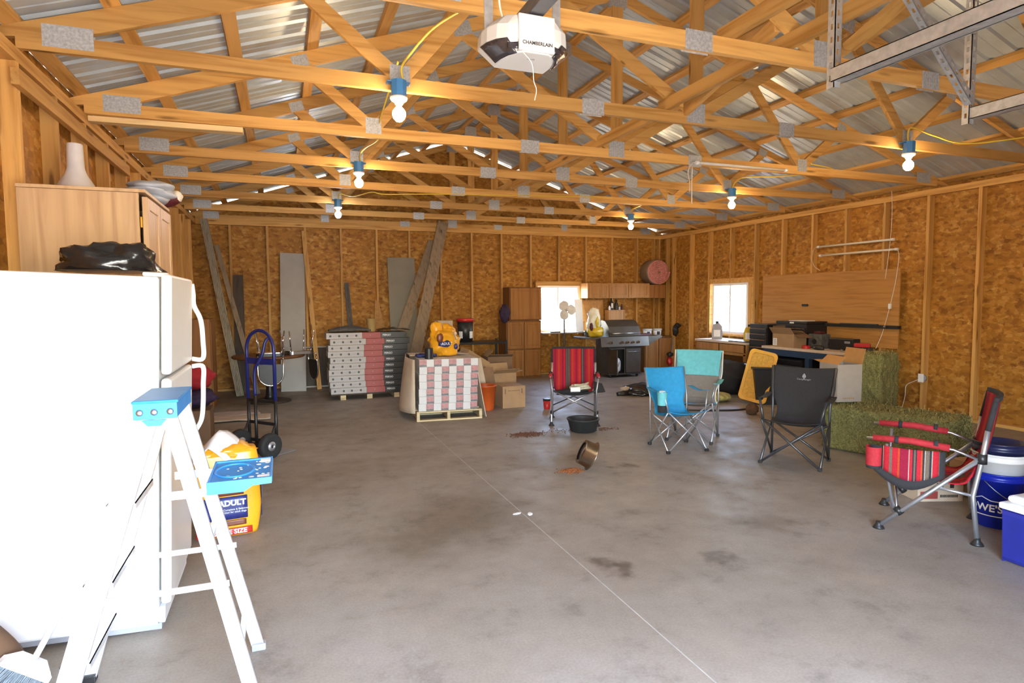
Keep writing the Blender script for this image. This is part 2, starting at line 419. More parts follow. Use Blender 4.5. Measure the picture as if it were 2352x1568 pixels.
for cx, cy, r0_, r1_, c_ in ((1.20, 4.05, .08, .75, (.62, .56, .48)), (.75, 3.75, .05, .5, (.7, .66, .6)), (1.75, 2.95, .02, .16, (.38, .35, .33)), (2.85, 4.75, .03, .14, (.5, .46, .42)), (3.05, 3.15, .05, .3, (.7, .67, .64)), (2.3, 5.2, .1, .6, (.8, .74, .66)), (2.35, 2.85, .02, .14, (.55, .52, .5)), (.4, 5.4, .1, .9, (.82, .77, .7))):
    ds = nd(nt, 'ShaderNodeVectorMath', operation='DISTANCE'); nt.links.new(wv.outputs[0], ds.inputs[0]); ds.inputs[1].default_value = (cx+.3, cy+.3, 0)
    mr_ = nd(nt, 'ShaderNodeMapRange', interpolation_type='SMOOTHSTEP'); mr_.inputs['From Min'].default_value = r0_; mr_.inputs['From Max'].default_value = r1_; mr_.inputs['To Min'].default_value = 1; mr_.inputs['To Max'].default_value = 0
    nt.links.new(ds.outputs['Value'], mr_.inputs['Value'])
    mq = nd(nt, 'ShaderNodeMix', data_type='RGBA', blend_type='MULTIPLY'); nt.links.new(mr_.outputs[0], mq.inputs['Factor']); nt.links.new(colr, mq.inputs[6]); mq.inputs[7].default_value = rgb(c_); colr = mq.outputs[2]
nt.links.new(colr, b.inputs['Base Color'])
rr = ramp(nt, [(.35, (.7, .7, .7)), (.62, (.46, .46, .46))]); nt.links.new(n2.outputs['Fac'], rr.inputs['Fac']); nt.links.new(rr.outputs['Color'], b.inputs['Roughness'])
bump(nt, b, n2.outputs['Fac'], .12, .004)
mat('joint_filler', (.42, .40, .37), .7, var=.2)
mat('stain', (.07, .065, .06), .7, var=.4, nscale=30)
# ---------------------------------------------------------------- the building
XL, XR, YB, H = -1.283, 7.763, 11.374, 2.882          # inner stud faces and the underside of the trusses
XLO, XRO, YBO, YF = XL-.089, XR+.089, YB+.089, -.75
RX, RZ, SL = 3.11, 4.477, 1/3
def zt(x): return RZ-SL*abs(x-RX)                      # top edge of the top chords
fl = M().box(XLO-.1, XRO+.1, YF-.15, YBO+.1, -.15, 0).build('floor', 'concrete'); struct(fl)
jt = M().box(1.5598, 1.5652, YF-.1, YBO, 0, .0008)
jt.build('control_joint', 'joint_filler', fl)
struct(M().box(-40, 48, -40, 52, -.3, -.151).build('ground', 'sand'))
def ring(m, axis, c, t, a0, a1, b0, b1, hole=None):    # a panel, optionally with one opening
    def bx(p0, p1, q0, q1):
        if axis == 'y': m.box(p0, p1, c, c+t, q0, q1)
        else: m.box(c, c+t, p0, p1, q0, q1)
    if hole is None: bx(a0, a1, b0, b1); return
    h0, h1, k0, k1 = hole
    bx(a0, h0, b0, b1); bx(h1, a1, b0, b1); bx(h0, h1, b0, k0); bx(h0, h1, k1, b1)
w1 = (4.84, 5.79, .87, 1.80); w2 = (8.62, 9.74, .86, 1.80)
m = M(); ring(m, 'y', YBO, .011, XLO, XRO, 0, 2.90, w1)
def gable(m, y0, y1, gap):
    zl, zr = zt(XLO)-gap, zt(XRO)-gap
    m.prism([(XLO, 2.88), (XRO, 2.88), (XRO, max(zr, 2.885)), (RX, RZ-gap), (XLO, zl)], -y1, -y0, 0, rx(pi/2))
gable(m, YBO, YBO+.011, -.022)
wb = struct(m.build('wall_back', 'osb'))
m = M(); ring(m, 'x', XRO, .011, YF, YBO, 0, 2.946, w2); wr = struct(m.build('wall_right', 'osb'))
m = M(); ring(m, 'x', XLO-.011, .011, YF, YBO, 0, 3.02); wl = struct(m.build('wall_left', 'osb'))
DOOR = (-.62, 1.95, 0, 2.16)
m = M(); ring(m, 'y', YF-.011, .011, XLO, XRO, 0, 2.90, DOOR); gable(m, YF-.011, YF, .0)
struct(m.build('wall_front', 'osb'))
# plates are parts of their walls
def plates(w, p, ax):
    for nm, z0, z1, zz in (('bottom_plate', 0, .038, 1), ('top_plate', H-.076, H, 2)):
        m = M()
        for k in range(zz):
            a = z0+.038*k
            if ax == 'y': m.box(p[0], p[1], p[2], p[3], a+.0005, a+.0375)
            else: m.box(p[0], p[1], p[2], p[3], a+.0005, a+.0375)
        m.build(nm, 'pine_x' if ax == 'y' else 'pine_y', w)
plates(wb, (XL, XR, YB, YBO), 'y'); plates(wr, (XR, XRO, YF, YBO), 'x'); plates(wl, (XLO, XL, YF, YBO), 'x')
# studs, one by one
ORD = ['first', 'second', 'third', 'fourth', 'fifth', 'sixth', 'seventh', 'eighth', 'ninth', 'tenth', 'eleventh', 'twelfth', 'thirteenth', 'fourteenth', 'fifteenth', 'sixteenth', 'seventeenth', 'eighteenth', 'nineteenth', 'twentieth']
Z0, Z1 = .038, H-.077
def stud(boxes, label, group):
    m = M()
    for b in boxes: m.box(*b)
    return tag(m.build('wall_stud', 'pine_z'), label, 'wall stud', group)
bx = [-.775, -.19, .425, 1.03, 1.66, 2.26, 2.86, 3.47, 4.08, 4.70, 5.32, 5.94, 6.55, 7.16, 7.59, 7.72]
for i, x in enumerate(bx):
    z = [(Z0, w1[2]-.04), (w1[3]+.09, Z1)] if i == 10 else [(Z0, Z1)]
    ex = ', interrupted by the window' if i == 10 else ''
    stud([(x-.019, x+.019, YB, YBO, a, b) for a, b in z], f'{ORD[i]} bare stud from the left corner of the back wall{ex}', 'studs of the back wall')
ry_ = [11.2, 10.97, 10.36, 9.79, 9.18, 8.56, 7.94, 7.33, 6.73, 6.12, 5.51, 4.89, 4.28, 3.67]
for i, y in enumerate(ry_):
    z = [(Z0, w2[2]-.04), (w2[3]+.09, Z1)] if i == 4 else [(Z0, Z1)]
    ex = ', interrupted by the window' if i == 4 else ''
    stud([(XR, XRO, y-.019, y+.019, a, b) for a, b in z], f'{ORD[i]} bare stud from the far corner of the right wall{ex}', 'studs of the right wall')
ly = [4.08+.61*k for k in range(-1, 12)]
for i, y in enumerate(ly):
    stud([(XLO, XL, y-.019, y+.019, Z0, Z1)], f'{ORD[i]} bare pine stud of the left wall, counted from the refrigerator towards the back', 'studs of the left wall')
# windows
def window(n, axis, hole, out, label_glass):
    a0, a1, z0, z1 = hole
    def fr(m, p0, p1, q0, q1, d0, d1):
        if axis == 'y': m.box(p0, p1, YB+d0, YB+d1, q0, q1)
        else: m.box(XR+d0, XR+d1, p0, p1, q0, q1)
    root = M()
    t = .038                                                       # rough lumber around the opening
    fr(root, a0-t, a0, z0, z1, 0, .089); fr(root, a1, a1+t, z0, z1, 0, .089)
    fr(root, a0-t, a1+t, z1, z1+.089, .0, .089); fr(root, a0-t, a1+t, z0-t, z0, 0, .089)
    r = struct(root.build(n, 'pine_x'))
    f = M(); b0, b1 = (a0, a1) if axis == 'y' else (a0+.14, a1-.02)
    w = .045
    fr(f, b0, b1, z1-w, z1, .045, .1); fr(f, b0, b1, z0, z0+w, .045, .1); fr(f, b0, b0+w, z0+w, z1-w, .045, .1); fr(f, b1-w, b1, z0+w, z1-w, .045, .1)
    mid = (b0+b1)/2; fr(f, mid-.02, mid+.02, z0+w, z1-w, .06, .095)
    f.build('window_frame', 'white_plastic', r)
    if axis == 'x':
        q = M(); fr(q, a0, b0, z0, z1, .05, .1); q.build('filler_board', 'pine_z', r)
    g = M(); fr(g, b0+w, mid, z0+w, z1-w, .075, .079); g.build('glass_pane', 'clear_glass', r)
    g = M(); fr(g, mid, b1-w, z0+w, z1-w, .083, .087); g.build('glass_pane', 'clear_glass', r)
    return r
window('window_1', 'y', w1, 1, ''); window('window_2', 'x', w2, 1, '')
# roof: ribbed metal sheets on purlins
m = M()
prof = [(0, 0), (.03, .0), (.045, .02), (.075, .02), (.09, 0), (.16, 0), (.166, .005), (.18, .005), (.186, 0)]
per = .2286; ys = []
y = YF-.2
while y < YBO+.25:
    ys += [(y+a, h) for a, h in prof]; y += per
E0 = .0385
for sgn, xe in ((-1, XLO-.35), (1, XRO+.35)):
    vs = []
    for yy, h in ys:
        for x in (xe, RX): vs.append((x, yy, zt(x)+E0/cos(math.atan(SL))+h+.002))
    m.add(vs, [(2*i, 2*i+1, 2*i+3, 2*i+2) for i in range(len(ys)-1)], 0, False)
struct(m.build('ceiling', 'roof_metal'))
pl = [-1.30, -.83, -.26, .30, .86, 1.43, 2.0, 2.55, 3.0, 3.22, 3.8, 4.35, 4.88, 5.40, 5.92, 6.5, 7.06, 7.72]
names = ['left eave', 'right eave']
for i, x in enumerate(pl):
    lf = x < RX
    k = i if lf else len(pl)-1-i
    a = math.atan(SL)*(-1 if lf else 1)
    mm = tr(x, 0, zt(x)) @ ry(a)
    o = M().box(-.045, .045, YF, YBO-.004, .001, .038, 0, mm).build('roof_purlin', 'pine_y')
    tag(o, f'{ORD[k]} roof purlin up from the {names[0 if lf else 1]}, running front to back under the metal sheets', 'roof purlin', 'purlins of the left slope' if lf else 'purlins of the right slope')
# trusses
def nodeplate(m, x, z, w, h, a=0):
    for y0, y1 in ((-.0015, .0), (.038, .0395)):
        mm = tr(x, 0, z) @ ry(a)
        m.box(-w/2, w/2, y0, y1, -h/2, h/2, 0, mm)
        k = max(3, int(w/.02))
        if y0 < 0:
            for j in range(k): xx = -w/2+(j+.5)*w/k; m.box(xx-.0035, xx+.0035, y0-.0012, y0, -h/2, h/2, 0, mm)
def make_truss():
    t = T('roof_truss', '', 'roof truss')
    def stick(nm, p, q, w=.089, mt='pine_x'):
        (x0, z0), (x1, z1) = p, q
        m = M().beam((x0, .019, z0), (x1, .019, z1), .038, w, (0, 1, 0)); 
        return m
    xl, xr = -1.29, 7.62
    M().prism([(xl, H+.0005), (xr, H+.0005), (xr, H+.089), (xl, H+.089)], -.038, 0, 0, rx(pi/2)).build('bottom_chord', 'pine_x', t)
    dz = .094
    M().prism([(XLO, zt(XLO)-.05), (XLO, zt(XLO)), (RX, RZ), (RX, RZ-dz), (-1.02, H+.089)], -.038, 0, 0, rx(pi/2)).build('top_chord', 'pine_x', t)
    M().prism([(XRO, zt(XRO)-.012), (7.4, H+.089), (RX, RZ-dz), (RX, RZ), (XRO, zt(XRO))], -.038, 0, 0, rx(pi/2)).build('top_chord', 'pine_x', t)
    cz = H+.0895
    webs = [((.77, cz), (.2, zt(.2)-dz), -.03), ((.77, cz), (1.55, zt(1.55)-dz), .03), ((3.1, cz), (1.55, zt(1.55)-dz), -.05)]
    webs += [((6.22-a[0], a[1]), (6.22-b[0], b[1]), -d) for a, b, d in webs]
    for a, b, d in webs:
        m = M().beam((a[0]+d, .019, a[1]+.012), (b[0], .019, b[1]-.004), .089, .036, (0, 1, 0)); m.build('web', 'pine_x', t)
    M().box(3.055, 3.165, 0.001, .037, cz, RZ-dz-.01).build('web', 'pine_z', t)
    for x, z, w, h, a in [(-1.05, H+.085, .24, .12, 0), (7.38, H+.085, .24, .12, 0), (.77, cz+.01, .13, .13, 0), (2.19, H+.045, .18, .11, 0), (3.1, cz, .17, .15, 0), (4.02, H+.045, .16, .11, 0), (5.45, cz+.01, .13, .13, 0),
                          (.2, zt(.2)-.07, .13, .09, -.32), (1.55, zt(1.55)-.07, .17, .12, -.32), (3.11, RZ-.09, .2, .15, 0), (4.67, zt(4.67)-.07, .17, .12, .32), (6.02, zt(6.02)-.07, .13, .09, .32)]:
        m = M(); nodeplate(m, x, z, w, h, a); m.build('gusset_plate', 'plate_steel', t)
    return t
tys = [2.870, 4.089, 5.308, 6.527, 7.746, 8.965, 10.184, 11.403, 1.651, .432, -.74]
tl = ['roof truss nearest in view, with the garage door opener hanging before its bottom chord',
      'second roof truss in view, carrying the nearest pair of lit bulbs',
      'third roof truss in view, with a white tube lamp on its bottom chord',
      'fourth roof truss in view, carrying the middle pair of lit bulbs',
      'fifth roof truss in view, between the middle and the farthest pair of bulbs',
      'sixth roof truss in view, carrying the farthest pair of bulbs, one of them cold white',
      'seventh roof truss in view, last one standing clear of the back wall',
      'end roof truss standing against the back wall under the gable',
      'roof truss overhead, one bay nearer than the garage door opener', 'roof truss overhead above the open garage door', 'end roof truss over the front wall']
t0 = make_truss()
for i, y in enumerate(tys):
    o = t0 if i == 0 else copy(t0)
    o.location = (0, y, 0); o['label'] = tl[i]; o['group'] = 'roof trusses'
# long lumber tied across the trusses
def lumber(name, p0, p1, w, h, mt, label, up=(0, 0, 1), cat='lumber'):
    return tag(M().beam(p0, p1, w, h, up).build(name, mt, None, .002), label, cat)
z = H+.09
lumber('lateral_brace', (2.84, -.7, z+.046), (2.84, 4.2, z+.046), .038, .089, 'pine_y', 'long pine brace lying front to back on the bottom chords, nearest length of three')
lumber('lateral_brace', (2.90, 4.0, z+.046), (2.90, 7.9, z+.046), .038, .089, 'pine_y', 'pine brace on the bottom chords, middle length between the second and fifth trusses')
lumber('lateral_brace', (2.86, 7.6, z+.046), (2.86, 11.3, z+.046), .038, .089, 'pine_y', 'pine brace on the bottom chords, farthest length reaching the back wall')
lumber('lateral_brace', (2.42, -.7, z+.046), (2.42, 2.99, z+.046), .038, .089, 'pine_y', 'short pine brace ending on the nearest truss, left of the king posts')
lumber('diagonal_brace', (3.0, 4.08, H+.1), (2.78, 2.92, H+.24), .038, .089, 'pine_y', 'slanting pine brace from the foot of the second king post up to the nearest truss')
lumber('diagonal_brace', (3.21, -.6, 4.2), (3.21, 2.8, H+.12), .089, .038, 'pine_y', 'steep pine brace dropping to the nearest king post from the front gable')
lumber('nailer_board', (-1.264, 3.97, 2.70), (-1.264, 6.48, 2.70), .038, .089, 'pine_y', 'pale plank nailed level across the left wall studs below the top plate')
lumber('loose_board', (-1.278, 5.395, 2.8605), (-.24, 5.365, 2.8605), .089, .04, 'new_pine_x', 'fresh pale two-by-four tucked flat under the third truss by the left wall')
# ---------------------------------------------------------------- lights hung on the trusses
def bulb(loc, label, mt):
    t = T('bulb_lamp', label, 'lamp', loc, 0, 'bulb lamps on the trusses')
    m = M().prism([(.052*cos(pi/8+k*pi/4), .052*sin(pi/8+k*pi/4)) for k in range(8)], .012, .115, 0)
    m.box(-.075, .075, -.012, .052, .104, .112); m.build('junction_box', 'box_blue', t, .003)
    M().lathe([(.056, .012), (.058, .006), (.05, -.008), (.03, -.02), (.024, -.034)][::-1], 24).build('lamp_holder', 'porcelain', t)
    M().lathe([(.002, -.142), (.02, -.139), (.036, -.122), (.044, -.096), (.041, -.078), (.028, -.06), (.016, -.046), (.014, -.034)], 20).build('bulb', mt, t)
    return t
yo = -.055
bl = [(.75, tys[1], 'nearest lit bulb on the left, on a blue box at the second truss', 'warm_bulb'), (5.40, tys[1], 'nearest lit bulb on the right, under the second truss', 'warm_bulb'),
      (.78, tys[3], 'middle lit bulb on the left, on a blue box at the fourth truss', 'warm_bulb'), (5.48, tys[3], 'middle lit bulb on the right, below the white tube lamp', 'warm_bulb'),
      (.78, tys[5], 'cold white lit bulb on the left, farthest down the room', 'cool_bulb'), (5.48, tys[5], 'farthest lit bulb on the right, above the wall cabinets', 'warm_bulb')]
for x, y, l, mt in bl: bulb((x, y+yo, H-.07), l, mt)
def cable(name, pts, r, mt, label, cat='cable', n=6):
    return tag(M().tube(bez(pts, n), r, 6).build(name, mt), label, cat)
cable('yellow_cable', [(.78, 4.03, H+.05), (.765, 4.0, 3.0), (.80, 3.9, 3.05), (.88, 3.6, 3.10), (.97, 3.2, 3.06), (1.0, 2.93, 2.99), (1.0, 2.93, 3.4)], .008, 'cable_yellow', 'yellow cable rising from the nearest left bulb to the nearest truss')
cable('yellow_cable', [(.80, 6.47, H+.04), (.79, 6.42, 2.99), (.79, 6.0, 2.96), (.82, 5.42, 2.90), (.82, 5.36, 3.0), (.8, 4.3, 3.15)], .007, 'cable_yellow', 'yellow cable between the nearest and middle left bulbs')
cable('yellow_cable', [(.79, 8.92, H+.04), (.80, 8.8, 2.99), (.92, 8.3, 2.88), (1.1, 7.85, 2.87), (1.25, 7.72, 2.83), (1.9, 7.74, 2.87), (3.0, 7.735, 2.91), (4.4, 7.735, 2.95), (5.3, 8.3, 3.0), (5.48, 8.92, 3.0)], .007, 'cable_yellow', 'long yellow cable sagging along the fifth truss to the farthest right bulb')
cable('yellow_cable', [(5.38, 4.03, H+.04), (5.37, 4.0, 3.04), (5.6, 3.95, 2.98), (6.0, 3.9, 2.93), (6.6, 3.6, 2.99), (7.0, 3.2, 3.0)], .007, 'cable_yellow', 'yellow cable swagged to the right of the nearest right bulb')
cable('yellow_cable', [(5.48, 6.47, H+.04), (5.49, 6.4, 3.02), (5.6, 6.3, 3.05), (5.85, 6.0, 3.02), (6.0, 5.4, 2.98), (5.55, 5.29, 3.0)], .007, 'cable_yellow', 'yellow cable curling from the middle right bulb to the third truss')
def tube_lamp(p0, p1, label, group=None):
    t = T('tube_lamp', label, 'lamp', p0, 0, group)
    d = V(p1)-V(p0)
    M().cyl((0, 0, 0), d, .015, n=14).build('tube', 'milk_tube', t)
    u = d.normalized()
    for q in (V((0, 0, 0)), d):
        M().cyl(q-u*.02, q+u*.02, .019, n=14).build('end_cap', 'white_plastic', t)
    return t
tube_lamp((4.03, 5.285, 2.905), (5.19, 5.285, 2.905), 'white tube lamp fixed along the third truss')
cable('lamp_cord', [(4.0, 5.28, 2.905), (3.95, 5.27, 2.89), (3.90, 5.26, 2.8), (3.92, 5.26, 2.70), (3.92, 5.26, 2.6)], .004, 'cord_white', 'white cord dangling from the left end of the truss tube lamp', 'cord')
cable('lamp_cord', [(3.96, 5.27, 2.86), (3.955, 5.27, 2.7), (3.955, 5.265, 2.48)], .005, 'cord_white', 'straight plug cord hanging left of the truss tube lamp', 'cord')
tube_lamp((7.745, 7.19, 2.295), (7.745, 5.97, 2.295), 'upper of the two slim tube lamps on the right wall studs', 'wall tube lamps')
tube_lamp((7.745, 7.15, 2.16), (7.745, 5.91, 2.16), 'lower of the two slim tube lamps on the right wall studs', 'wall tube lamps')
cable('lamp_cord', [(7.73, 7.21, 2.295), (7.73, 7.27, 2.25), (7.73, 7.29, 2.1), (7.73, 7.24, 2.0), (7.74, 7.14, 1.93)], .004, 'cord_white', 'white cord looping down from the left ends of the wall tube lamps', 'cord')
cable('lamp_cord', [(7.72, 5.99, 2.99), (7.73, 5.98, 2.6), (7.73, 6.0, 2.2), (7.72, 6.04, 1.77)], .004, 'cord_white', 'white cord dropping from the right wall plate past the tube lamps', 'cord')
c = cable('switch_cord', [(7.73, 5.89, 2.16), (7.73, 5.86, 2.05), (7.73, 5.90, 1.7), (7.72, 5.98, 1.3), (7.70, 6.05, 1.0), (7.6, 6.05, .82)], .0045, 'cord_white', 'white switch cord hanging in front of the plywood board to the workbench', 'cord')
M().box(7.705, 7.735, 5.94, 5.975, 1.36, 1.43).build('switch', 'white_plastic', c, .004)
# ---------------------------------------------------------------- garage door opener
t = T('garage_door_opener', 'white garage door opener hanging below the nearest truss', 'door opener', (.838, 1.97, 2.35))
prof_y = [(.0, .070, .125), (.014, .10, .128), (.04, .130, .135), (.08, .152, .137), (.12, .160, .135), (.17, .158, .125)]
def osec(w, h): return [(-w, .05), (-w*.98, h*.72), (-w*.72, h*.97), (-.03, h), (.03, h), (w*.72, h*.97), (w*.98, h*.72), (w, .05), (w*.60, .0), (-w*.60, .0)]
m = M(); vs = []; n = 10
for yy, w_, h_ in prof_y: vs += [(x, yy, z) for x, z in osec(w_, h_)]
L_ = len(prof_y)
fs = [tuple(range(n)), tuple(reversed(range((L_-1)*n, L_*n)))]
for j in range(L_-1): fs += [(j*n+(k+1) % n, j*n+k, (j+1)*n+k, (j+1)*n+(k+1) % n) for k in range(n)]
m.add(vs, fs); m.build('housing', 'opener_white', t, .004)
M().box(-.066, .066, -.006, .02, .004, .124).build('front_panel', 'opener_white', t, .003)
for s in (-1, 1):
    q = []
    for yy, w_, h_ in prof_y[1:5]: q.append(((s*w_*1.01, yy, .046), (s*w_*.66, yy, -.0015)))
    def lf(u, v):
        f = u*3; i = min(int(f), 2); a = V(q[i][0]).lerp(V(q[i+1][0]), f-i); b_ = V(q[i][1]).lerp(V(q[i+1][1]), f-i); return a.lerp(b_, v)
    M().sheet(lf, 12, 4, .005).build('light_lens', 'lens_dark', t)
    M().sheet(lambda u, v: (s*(.066+.034*u), -.001+.0185*u, .03-.022*v*(1-u*.2)), 4, 3, .003).build('light_lens', 'lens_dark', t)
text('brand_lettering', 'CHAMBERLAIN', .0165, tr(0.002, -.0068, .030) @ FRONT, 'print_dark', t, .0005, 1.0, .0003)
text('emblem', 'myQ', .014, tr(.0, .05, -.001) @ rx(pi), 'print_grey', t)
M().box(-.03, .03, .03, .15, .125, .15).build('mount_bracket', 'dark_steel', t, .003)
m = M().box(-.02, .02, -2.6, .14, .151, .185); m.box(-.028, .028, -.14, .03, .128, .150); m.build('drive_rail', 'dark_steel', t, .003)
for sx in (-.13, .13):
    m = M().box(sx-.016, sx+.016, .12, .124, .06, .61); m.build('hanger_strap', 'galvanised', t)
cable('pull_cord', [(.785, 1.99, 2.365), (.80, 1.975, 2.342), (.83, 1.99, 2.32), (.84, 2.0, 2.27), (.85, 2.0, 2.24), (.843, 2.0, 2.205)], .0016, 'cord_white', 'thin white cord hanging from under the garage door opener', 'cord')
cable('power_cord', [(.76, 2.07, 2.46), (.755, 2.1, 2.54), (.74, 2.1, 2.6), (.67, 2.1, 2.66)], .004, 'cord_white', 'white power cord knotted above the garage door opener', 'cord')
# ---------------------------------------------------------------- tracks of the overhead doors
def track(x, y1, label, lean):
    t = T('door_track', label, 'door track', (x, 0, 2.30), 0, 'overhead door tracks')
    m = M()
    m.box(-.025, .025, YF+.02, y1, 0, .003); m.box(-.025, -.022, YF+.02, y1, 0, .05); m.box(.022, .025, YF+.02, y1, 0, .05); m.box(-.025, -.012, YF+.02, y1, .047, .05)
    m.build('track_channel', 'galvanised', t)
    m = M().box(.03, .033, YF+.02, y1, .0, .06); m.box(.033, .07, YF+.02, y1, .057, .06); m.build('stiffening_angle', 'galvanised', t)
    return t
def perf(m, p0, p1, w=.032):                          # perforated angle iron: two flanges broken by slots
    L = (V(p1)-V(p0)).length; f = frame(p0, p1, (0, 1, 0)); k = int(L/.045)
    for j in range(k):
        a = j*L/k; b = a+L/k
        for x0, x1, y0, y1 in ((0, w*.33, 0, .003), (w*.67, w, 0, .003), (0, .003, 0, w*.33), (0, .003, w*.67, w)): m.box(x0, x1, y0, y1, a, b, 0, f)
        m.box(w*.33, w*.67, 0, .003, a, a+(b-a)*.55, 0, f); m.box(0, .003, w*.33, w*.67, a, a+(b-a)*.55, 0, f)
a = track(1.925, 1.73, 'galvanised overhead door track nearest the garage door opener', 0)
m = M(); perf(m, (-.02, 1.72, -.02), (-.02, 1.72, .62)); m.build('hanger_angle', 'galvanised', a)
b = track(2.90, 1.88, 'galvanised overhead door track farther right, by the second door', 0)
m = M(); perf(m, (-.03, 1.87, -.02), (-.03, 1.87, .60)); m.build('hanger_angle', 'galvanised', b)
m = M(); perf(m, (-.03, 1.86, .06), (-.75, 1.78, .60)); m.build('hanger_angle', 'galvanised', b)
# ---------------------------------------------------------------- outlet on the right wall
t = T('outlet_box', 'white outlet on a round box at the low end of a right wall stud', 'outlet', (XR, 5.49, .47))
M().lathe([(.05, 0), (.05, .03)], 16, tr(-.001, 0, 0) @ ry(-pi/2)).build('back_box', 'grey_plastic', t)
M().box(-.04, -.03, -.03, .045, -.055, .055).build('cover_plate', 'white_plastic', t, .003)
cable('outlet_wire', [(XR-.012, 5.53, .45), (XR-.012, 5.63, .40), (XR-.012, 5.71, .34), (XR-.012, 5.72, .2), (XR-.012, 5.76, .02)], .005, 'cord_white', 'pale wire running down from the right wall outlet to the floor', 'wire')
# ================================================================ left side, near
# refrigerator: side panel towards the camera, doors facing right, whole thing leaning a little
t = T('refrigerator', 'big white refrigerator with its blank side to the camera, behind the stepladder', 'refrigerator', (-.595, 3.13, 0), (0, RAD(2.3), 0))
M().box(-.64, .018, 0, .70, .03, 1.632).build('cabinet', 'white_enamel', t, .012)
M().box(-.62, .03, .02, .68, .0, .03).build('base_grille', 'grey_plastic', t, .003)
M().box(.0185, .045, .01, .69, .035, .11).build('kick_panel', 'white_plastic', t, .004)
for nm, z0, z1 in (('freezer_door', 1.19, 1.645), ('fridge_door', .125, 1.172)):
    d = M().box(.027, .07, 0.0, .70, z0, z1).build(nm, 'fridge_front', t, .014)
    h = M()
    if nm == 'freezer_door': pts = [(.066, .70, 1.62), (.074, .70, 1.56), (.078, .70, 1.50), (.112, .70, 1.42), (.124, .70, 1.3), (.124, .70, 1.205), (.07, .70, 1.203)]
    else: pts = [(.07, .70, 1.16), (.124, .70, 1.158), (.126, .70, 1.06), (.126, .70, .95), (.118, .70, .86), (.09, .70, .80), (.066, .70, .77)]
    f = bez(pts, 6)
    h.tube(f, .013, 10); h.build('handle', 'white_plastic', d)
M().box(-.05, .05, .03, .075, 1.633, 1.652).build('hinge_cover', 'white_plastic', t, .006)
m = M()
for y in (.05, .66): m.cyl((-.02, y, -.0), (-.02, y, .03), .018, n=12)
m.build('levelling_foot', 'grey_plastic', t)
g = M().blob((-.78, 3.50, 1.69), (.20, .20, .105), 3, .28, 1.7, 40, 20, 0, 1.668, True, .75).build('garbage_bag', 'black_bag'); tag(g, 'crumpled black plastic bag lying on top of the refrigerator', 'plastic bag')
# pantry cabinet behind it
t = T('pantry_cabinet', 'tall light oak pantry cabinet against the left wall, rising behind the refrigerator', 'cabinet', (-1.0, 4.3, 0))
m = M().box(-.275, .28, -.375, -.357, 0, 2.12); m.box(-.275, .28, .382, .40, 0, 2.12); m.box(-.275, -.26, -.357, .382, 0, 2.12)
for z in (.1, .6, 1.1, 1.6): m.box(-.26, .27, -.357, .382, z, z+.018)
m.build('carcass', 'oak_light', t, .002)
M().box(-.275, .315, -.385, .41, 2.121, 2.139).build('top_board', 'oak_light', t, .002)
for y0, y1 in ((-.372, .008), (.014, .398)):
    d = M()
    w = .065
    d.box(.30, .315, y0+.04, y1-.04, .15, 2.05)
    d.box(.295, .322, y0, y0+w, .1, 2.1); d.box(.295, .322, y1-w, y1, .1, 2.1); d.box(.295, .322, y0+w, y1-w, 2.1-w, 2.1); d.box(.295, .322, y0+w, y1-w, .1, .1+w)
    d = d.build('door', 'oak_light', t, .003)
    M().box(.283, .294, y0-.004, y0+.012, 1.93, 1.99).build('hinge', 'brass', d, .002)
m = M().lathe([(.12, 0), (.105, .02), (.085, .06), (.055, .11), (.043, .15), (.040, .28), (.034, .285)], 22)
tag(m.build('plastic_spout', 'clear_bag', None, 0, tr(-1.08, 4.22, 2.14)), 'whitish flared spout standing on top of the light oak pantry cabinet', 'spout')
b = T('wrapped_bundle', 'pale blue plastic-wrapped bundle on the far top of the pantry cabinet', 'bundle', (-.80, 4.5, 2.139))
m = M()
for i in range(3): m.blob((.0+.03*i, .0-.02*i, .03+.036*i), (.17-.02*i, .16, .034), i, .25, 1.6, 24, 10)
m.build('wrap', 'sheet_blue', b)
M().blob((.08, .12, .055), (.12, .06, .055), 4, .2).build('cloth', 'dark_red', b)
M().blob((.17, .13, .075), (.04, .04, .04), 5, .15).build('end_knob', 'cord_white', b)
# stepladder: rails left, braces right, blue cap and pail shelf
t = T('stepladder', 'aluminium stepladder with blue plastic top and blue fold-out paint shelf', 'stepladder', (-.42, 2.6, 0))
def rail(m, p0, p1, w=.062, d=.026, mi=0):            # C-shaped rail
    f = frame(p0, p1, (0, 1, 0)); L = (V(p1)-V(p0)).length
    m.box(-w/2, w/2, -.0015, .0015, 0, L, mi, f)
    for a in (-1, 1): m.box(a*w/2-.0015, a*w/2+.0015, -d/2, d/2, 0, L, mi, f)
yb = (-.185, .205); yt = (-.135, .155)
for k in range(2):
    m = M(); rail(m, (-.36, yb[k], .012), (-.04, yt[k], 1.105), .07); r = m.build('front_rail', 'aluminium', t)
    m = M().box(-.405, -.32, yb[k]-.02, yb[k]+.02, 0, .03); m.build('foot', 'black_plastic', r, .004)
    m = M(); rail(m, (.282, yb[k], .012), (.035, yt[k], 1.105), .045, .022); r = m.build('rear_leg', 'aluminium', t)
    M().box(.255, .312, yb[k]-.018, yb[k]+.018, 0, .03).build('foot', 'grey_plastic', r, .004)
    yy = yb[k]+(yt[k]-yb[k])*.43+(.016 if k else -.016)
    m = M().box(-.225, .21, yy-.003, yy+.003, .47, .492); m.build('spreader', 'aluminium', t)
